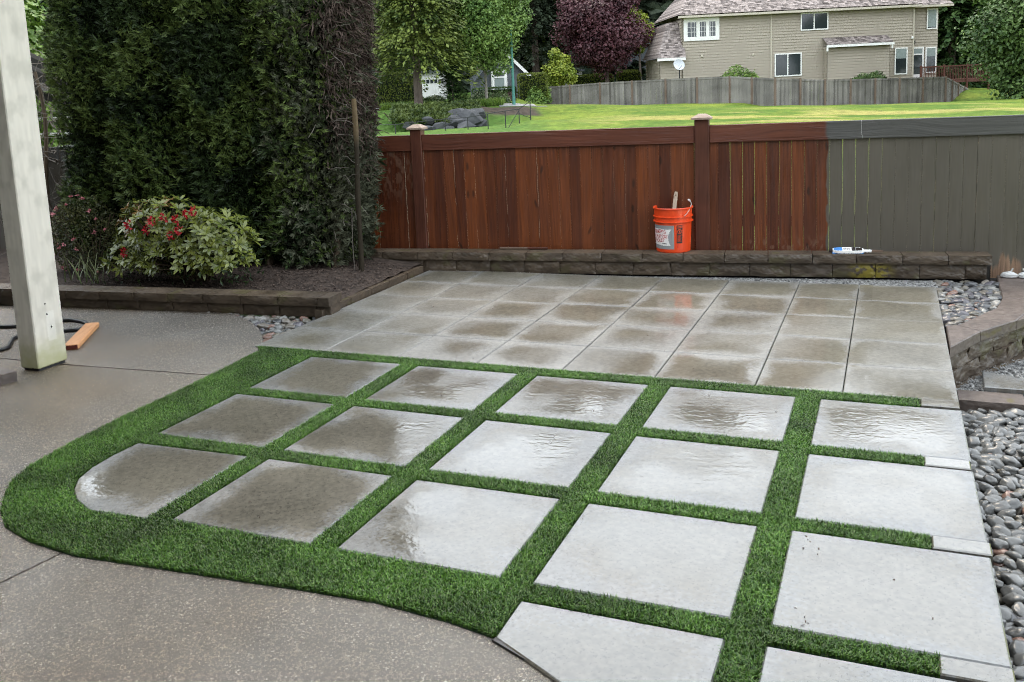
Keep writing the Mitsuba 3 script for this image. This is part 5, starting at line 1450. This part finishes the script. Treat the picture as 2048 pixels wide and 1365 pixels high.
rng = np.random.default_rng(99)
H_ = thing('beige_house', 'two storey beige house with lap siding and brown shake roof', 'house')
D = 75.0; Z0 = -1.2; s0, s1 = 16.9, 35.0
wl = part(H_, 'wall', WM(cat([lap(s0, s1, D, Z0, 6.15), lap(D, D + 9, s0, Z0, 6.15, along_='d'), box(s0 + .05, s1 - .05, D + .04, D + 9, Z0, 6.1)])), 'siding')
part(H_, 'wall', WM(cat([lap(s1 + .001, 37.6, D + 1.5, Z0, 6.2), lap(D, D + 1.5, s1, Z0, 6.15, along_='d', out=1), box(s1, 37.55, D + 1.55, D + 9, Z0, 6.1), lap(D + 1.5, D + 9, 37.6, Z0, 6.2, along_='d', out=1)])), 'siding', label='recessed wall section beside the deck door')
part(H_, 'wall', WM(cat([lap(27.95, 32.75, D - .8, Z0, 3.4), lap(D - .8, D, 27.95, Z0, 3.4, along_='d'), lap(D - .8, D, 32.75, Z0, 3.4, along_='d', out=1), box(27.97, 32.73, D - .75, D + .02, Z0, 3.38)])), 'siding', label='bumped out wall section with its own small roof')
part(H_, 'wall', WM(cat([lap(15.15, s0, D + .2, Z0, 3.2), lap(D + .2, D + 6, 15.15, Z0, 3.2, along_='d'), box(15.2, s0, D + .25, D + 6, Z0, 3.15)])), 'siding', label='low left wing wall')
rf = part(H_, 'roof', WM(shakes(16.5, 35.4, D - .55, 6.42, D + 5.5, 10.1, rng, s0t=19.5)), 'shake_roof')
lf_ = WM(trimesh.Trimesh(np.array([(16.5, D - .55, 6.42), (19.5, D + 5.5, 10.1), (16.5, D + 9.5, 6.42), (33, D + 5.5, 10.1), (35.4, D + 9.5, 6.42), (35.4, D - .55, 6.40)]), np.array([[0, 1, 2], [1, 3, 4], [1, 4, 2], [3, 5, 4]]), process=False))
part(rf, 'roof_slope', lf_, 'shake_roof')
part(rf, 'gutter', WM(box(16.45, 35.25, D - .68, D - .55, 6.17, 6.33)), 'trim_tan')
part(rf, 'soffit', WM(box(16.5, 35.3, D - .55, D, 6.16, 6.20)), 'trim_tan')
rf = part(H_, 'roof', WM(shakes(35.3, 38.5, D + .95, 6.40, D + 5.5, 9.5, rng, s1t=36.5)), 'shake_roof')
part(rf, 'gutter', WM(box(35.32, 38.5, D + .82, D + .95, 6.20, 6.36)), 'trim_tan')
part(rf, 'soffit', WM(box(35.3, 38.5, D + .95, D + 1.5, 6.2, 6.24)), 'trim_tan')
rf = part(H_, 'roof', WM(shakes(14.85, 17.05, D - .45, 3.22, D + 1.2, 5.95, rng, s0t=15.95, s1t=17.05)), 'shake_roof')
part(rf, 'gutter', WM(box(14.8, 17.0, D - .58, D - .45, 2.98, 3.18)), 'trim_white')
part(rf, 'roof_slope', WM(trimesh.Trimesh(np.array([(14.85, D - .45, 3.2), (15.95, D + 1.2, 5.93), (15.95, D + 5, 5.93), (14.85, D + 6, 3.2)]), np.array([[0, 1, 2], [0, 2, 3]]), process=False)), 'shake_roof')
rf = part(H_, 'roof', WM(shakes(27.8, 32.9, D - 1.15, 3.60, D - .02, 4.15, rng, rise=.09)), 'shake_roof')
part(rf, 'gutter', WM(box(27.75, 32.95, D - 1.28, D - 1.15, 3.38, 3.56)), 'trim_white')
part(rf, 'soffit', WM(box(27.8, 32.9, D - 1.15, D - .8, 3.38, 3.42)), 'trim_tan')
for s_ in (27.8, 32.8): part(rf, 'bracket', WM(box(s_ - .05, s_ + .05, D - 1.25, D - 1.1, 3.1, 3.38)), 'trim_white')
part(H_, 'downspout', WM(box(23.76, 23.86, D - .10, D - .024, Z0, 6.17)), 'trim_tan')
part(H_, 'downspout', WM(box(34.9, 35.0, D - .10, D - .024, Z0, 6.17)), 'trim_tan')


def window(sa, sb, za, zb, d, panes, fr=.09, blind=None, muntin=None, name='window'):
    d = d - .06
    w = part(H_, name, WM(cat([box(sa, sb, d - .07, d - .026, za, za + fr), box(sa, sb, d - .07, d - .026, zb - fr, zb), box(sa, sa + fr, d - .07, d - .026, za + fr, zb - fr), box(sb - fr, sb, d - .07, d - .026, za + fr, zb - fr)]
                              + [box(p - fr * .45, p + fr * .45, d - .068, d - .027, za + fr, zb - fr) for p in panes])), 'trim_white')
    e = [sa + fr] + list(panes) + [sb - fr]
    for a, b in zip(e[:-1], e[1:]):
        part(w, 'pane', WM(box(a + .04 * (a in panes), b - .04 * (b in panes), d - .036, d - .030, za + fr, zb - fr)), 'window_dark')
        if blind: part(w, 'blind', WM(box(a + .02, b - .02, d - .046, d - .038, za + fr + (zb - za) * blind, zb - fr)), 'window_blind')
        if muntin:
            mm_ = [box(a + (b - a) * u - .012, a + (b - a) * u + .012, d - .050, d - .037, za + fr, zb - fr) for u in (1 / 3, 2 / 3)] + [box(a, b, d - .049, d - .038, za + fr + (zb - za - 2 * fr) * u - .012, za + fr + (zb - za - 2 * fr) * u + .012) for u in (1 / 3, 2 / 3)]
            part(w, 'muntins', WM(cat(mm_)), 'trim_white')
    return w


tw_ = window(16.98, 19.75, 4.42, 6.14, D, [18.1, 18.84], fr=.30, muntin=True)
window(26.1, 28.25, 4.80, 6.14, D, [27.15]); window(24.08, 26.2, 1.34, 3.13, D, [25.1])
window(33.5, 34.5, 1.06, 3.14, D, [], blind=.55)
window(36.62, 37.5, 1.06, 3.10, D + 1.5, [], blind=.6); window(36.66, 37.5, 4.5, 6.1, D + 1.5, [], blind=.05)
dk = part(H_, 'door', WM(cat([box(35.42, 35.56, D + 1.40, D + 1.474, .55, 3.15), box(36.38, 36.50, D + 1.40, D + 1.474, .55, 3.15), box(35.56, 36.38, D + 1.40, D + 1.474, 3.02, 3.15), box(35.56, 36.38, D + 1.41, D + 1.474, 2.52, 2.62), box(35.56, 36.38, D + 1.41, D + 1.474, .55, 1.0)])), 'trim_white')
part(dk, 'pane', WM(box(35.57, 36.37, D + 1.43, D + 1.44, 1.0, 2.52)), 'window_dark'); part(dk, 'pane', WM(box(35.57, 36.37, D + 1.43, D + 1.44, 2.62, 3.02)), 'window_blind')
part(H_, 'wall_lantern', WM(cat([cbox(35.6, 35.78, D + 1.32, D + 1.47, 3.38, 3.66, .03), box(35.66, 35.72, D + 1.40, D + 1.47, 3.66, 3.74)])), 'iron_black')
for s_, z_ in ((18.3, 3.12), (22.3, 3.05)): part(H_, 'vent_cover', WM(cbox(s_, s_ + .18, D - .12, D - .03, z_, z_ + .2, .03)), 'trim_tan')
part(H_, 'wall_light', WM(cbox(34.75, 34.9, D - .2, D - .03, 3.75, 3.95, .04)), 'trim_white')
k = thing('satellite_dish', 'grey satellite dish beside the left corner of the beige house', 'satellite dish')
m = trimesh.creation.revolve(np.array([(0, 0), (.2, .03), (.36, .09), (.44, .15), (.43, .16), (.35, .11), (.2, .05), (0, .02)]), sections=24)
m.apply_transform(trimesh.geometry.align_vectors([0, 0, 1], unit(np.array([.2, -.9, .35])))); m.apply_translation((15.75, 71.4, 2.55))
body(k, WM(m), 'dish_gray', 40)
part(k, 'mast', WM(tube(np.array([(15.85, 71.5, .4), (15.85, 71.5, 2.2), (15.76, 71.42, 2.52)]), .04, 7)), 'iron_black')
part(k, 'feed_arm', WM(tube(np.array([(15.7, 71.35, 2.2), (15.85, 70.7, 2.5)]), .02, 5)), 'iron_black')
k = thing('house_deck', 'dark red brown deck with railing at the right side of the house', 'deck')
part(k, 'platform', WM(box(35.0, 40.4, D - 1.2, D + 1.4, .25, .50)), 'deck_stain')
part(k, 'top_rail', WM(box(35.0, 40.4, D - 1.25, D - 1.12, 1.48, 1.58)), 'deck_stain')
for i in range(44): part(k, 'baluster', WM(box(35.05 + i * .122, 35.09 + i * .122, D - 1.2, D - 1.16, .5, 1.48)), 'deck_stain')
for s_ in (35.0, 36.8, 38.6, 40.3): part(k, 'post', WM(box(s_, s_ + .12, D - 1.27, D - 1.15, -1.5, 1.66)), 'deck_stain')

# ------------------------------------------------------------------ far small houses
k = thing('gabled_house', 'small grey house with white gable trim behind the street lamp', 'house')
D = 76.0
gb = prism([(0.2, .5), (4.6, .5), (4.6, 2.4), (2.75, 4.45), (0.2, 2.4)], 0, 6)
gv = np.asarray(gb.vertices); gb.vertices = np.c_[gv[:, 0], D + gv[:, 2], gv[:, 1]]
body(k, WM(gb), 'slate_roof')
part(k, 'bay', WM(box(1.85, 3.1, D - .7, D + .05, .7, 2.95)), 'trim_white')
wk = part(k, 'window', WM(cat([box(1.92, 2.08, D - .8, D - .701, .85, 2.85), box(2.85, 3.02, D - .8, D - .701, .85, 2.85), box(2.08, 2.85, D - .8, D - .701, 2.30, 2.42), box(2.08, 2.85, D - .8, D - .701, 2.72, 2.85), box(2.08, 2.85, D - .8, D - .701, .85, .95)])), 'trim_white')
part(wk, 'pane', WM(box(2.08, 2.85, D - .76, D - .74, .95, 2.30)), 'window_blind'); part(wk, 'pane', WM(box(2.08, 2.85, D - .76, D - .74, 2.42, 2.72)), 'window_dark')
part(k, 'roof', WM(cat([trimesh.convex.convex_hull(np.array([(2.75, y, z) for y in (D - .5, D + 6.2) for z in (4.5, 4.66)] + [(s_, y, z) for y in (D - .5, D + 6.2) for s_, z in ((5.0, 2.12), (5.1, 2.3))])),
                        trimesh.convex.convex_hull(np.array([(2.75, y, z) for y in (D - .5, D + 6.2) for z in (4.5, 4.66)] + [(s_, y, z) for y in (D - .5, D + 6.2) for s_, z in ((.5, 2.12), (.4, 2.3))]))])), 'slate_roof')
part(k, 'gable_trim', WM(cat([trimesh.convex.convex_hull(np.array([(2.75, y, z) for y in (D - .58, D - .502) for z in (4.42, 4.70)] + [(s_, y, z) for y in (D - .58, D - .502) for s_, z in ((5.05, 2.02), (5.15, 2.26))]))])), 'trim_white')
k = thing('garage', 'white garage with a row of small door windows behind the cedar trunk', 'garage')
body(k, WM(box(-4.7, -1.9, 82, 88, .8, 3.1)), 'trim_white')
dk = part(k, 'garage_door', WM(box(-4.4, -2.2, 81.92, 81.99, .85, 2.75)), 'trim_white')
for i in range(6): part(dk, 'pane', WM(box(-4.25 + i * .34, -4.0 + i * .34, 81.89, 81.915, 2.2, 2.5)), 'window_dark')
part(k, 'roof', WM(prism([(-5, 81.5), (-1.6, 81.5), (-1.6, 88.5), (-5, 88.5)], 3.1, 3.3)), 'slate_roof')
k = thing('neighbor_house', 'blue grey house roof behind the purple tree', 'house')
body(k, WM(box(14.6, 20.5, 98, 106, 1, 5.2)), 'slate_roof')
part(k, 'roof', WM(trimesh.convex.convex_hull(np.array([(14.0, 97.5, 5.2), (21, 97.5, 5.2), (21, 106.5, 5.2), (14.0, 106.5, 5.2), (16.6, 102, 9.2), (18.6, 102, 9.2)]))), 'slate_roof')
k = thing('white_shed', 'white wall piece showing under the purple tree', 'shed')
body(k, WM(box(8.6, 10.6, 88.5, 90.5, .9, 2.7)), 'trim_white')
part(k, 'roof', WM(box(8.4, 10.8, 88.3, 90.7, 2.7, 2.85)), 'slate_roof')
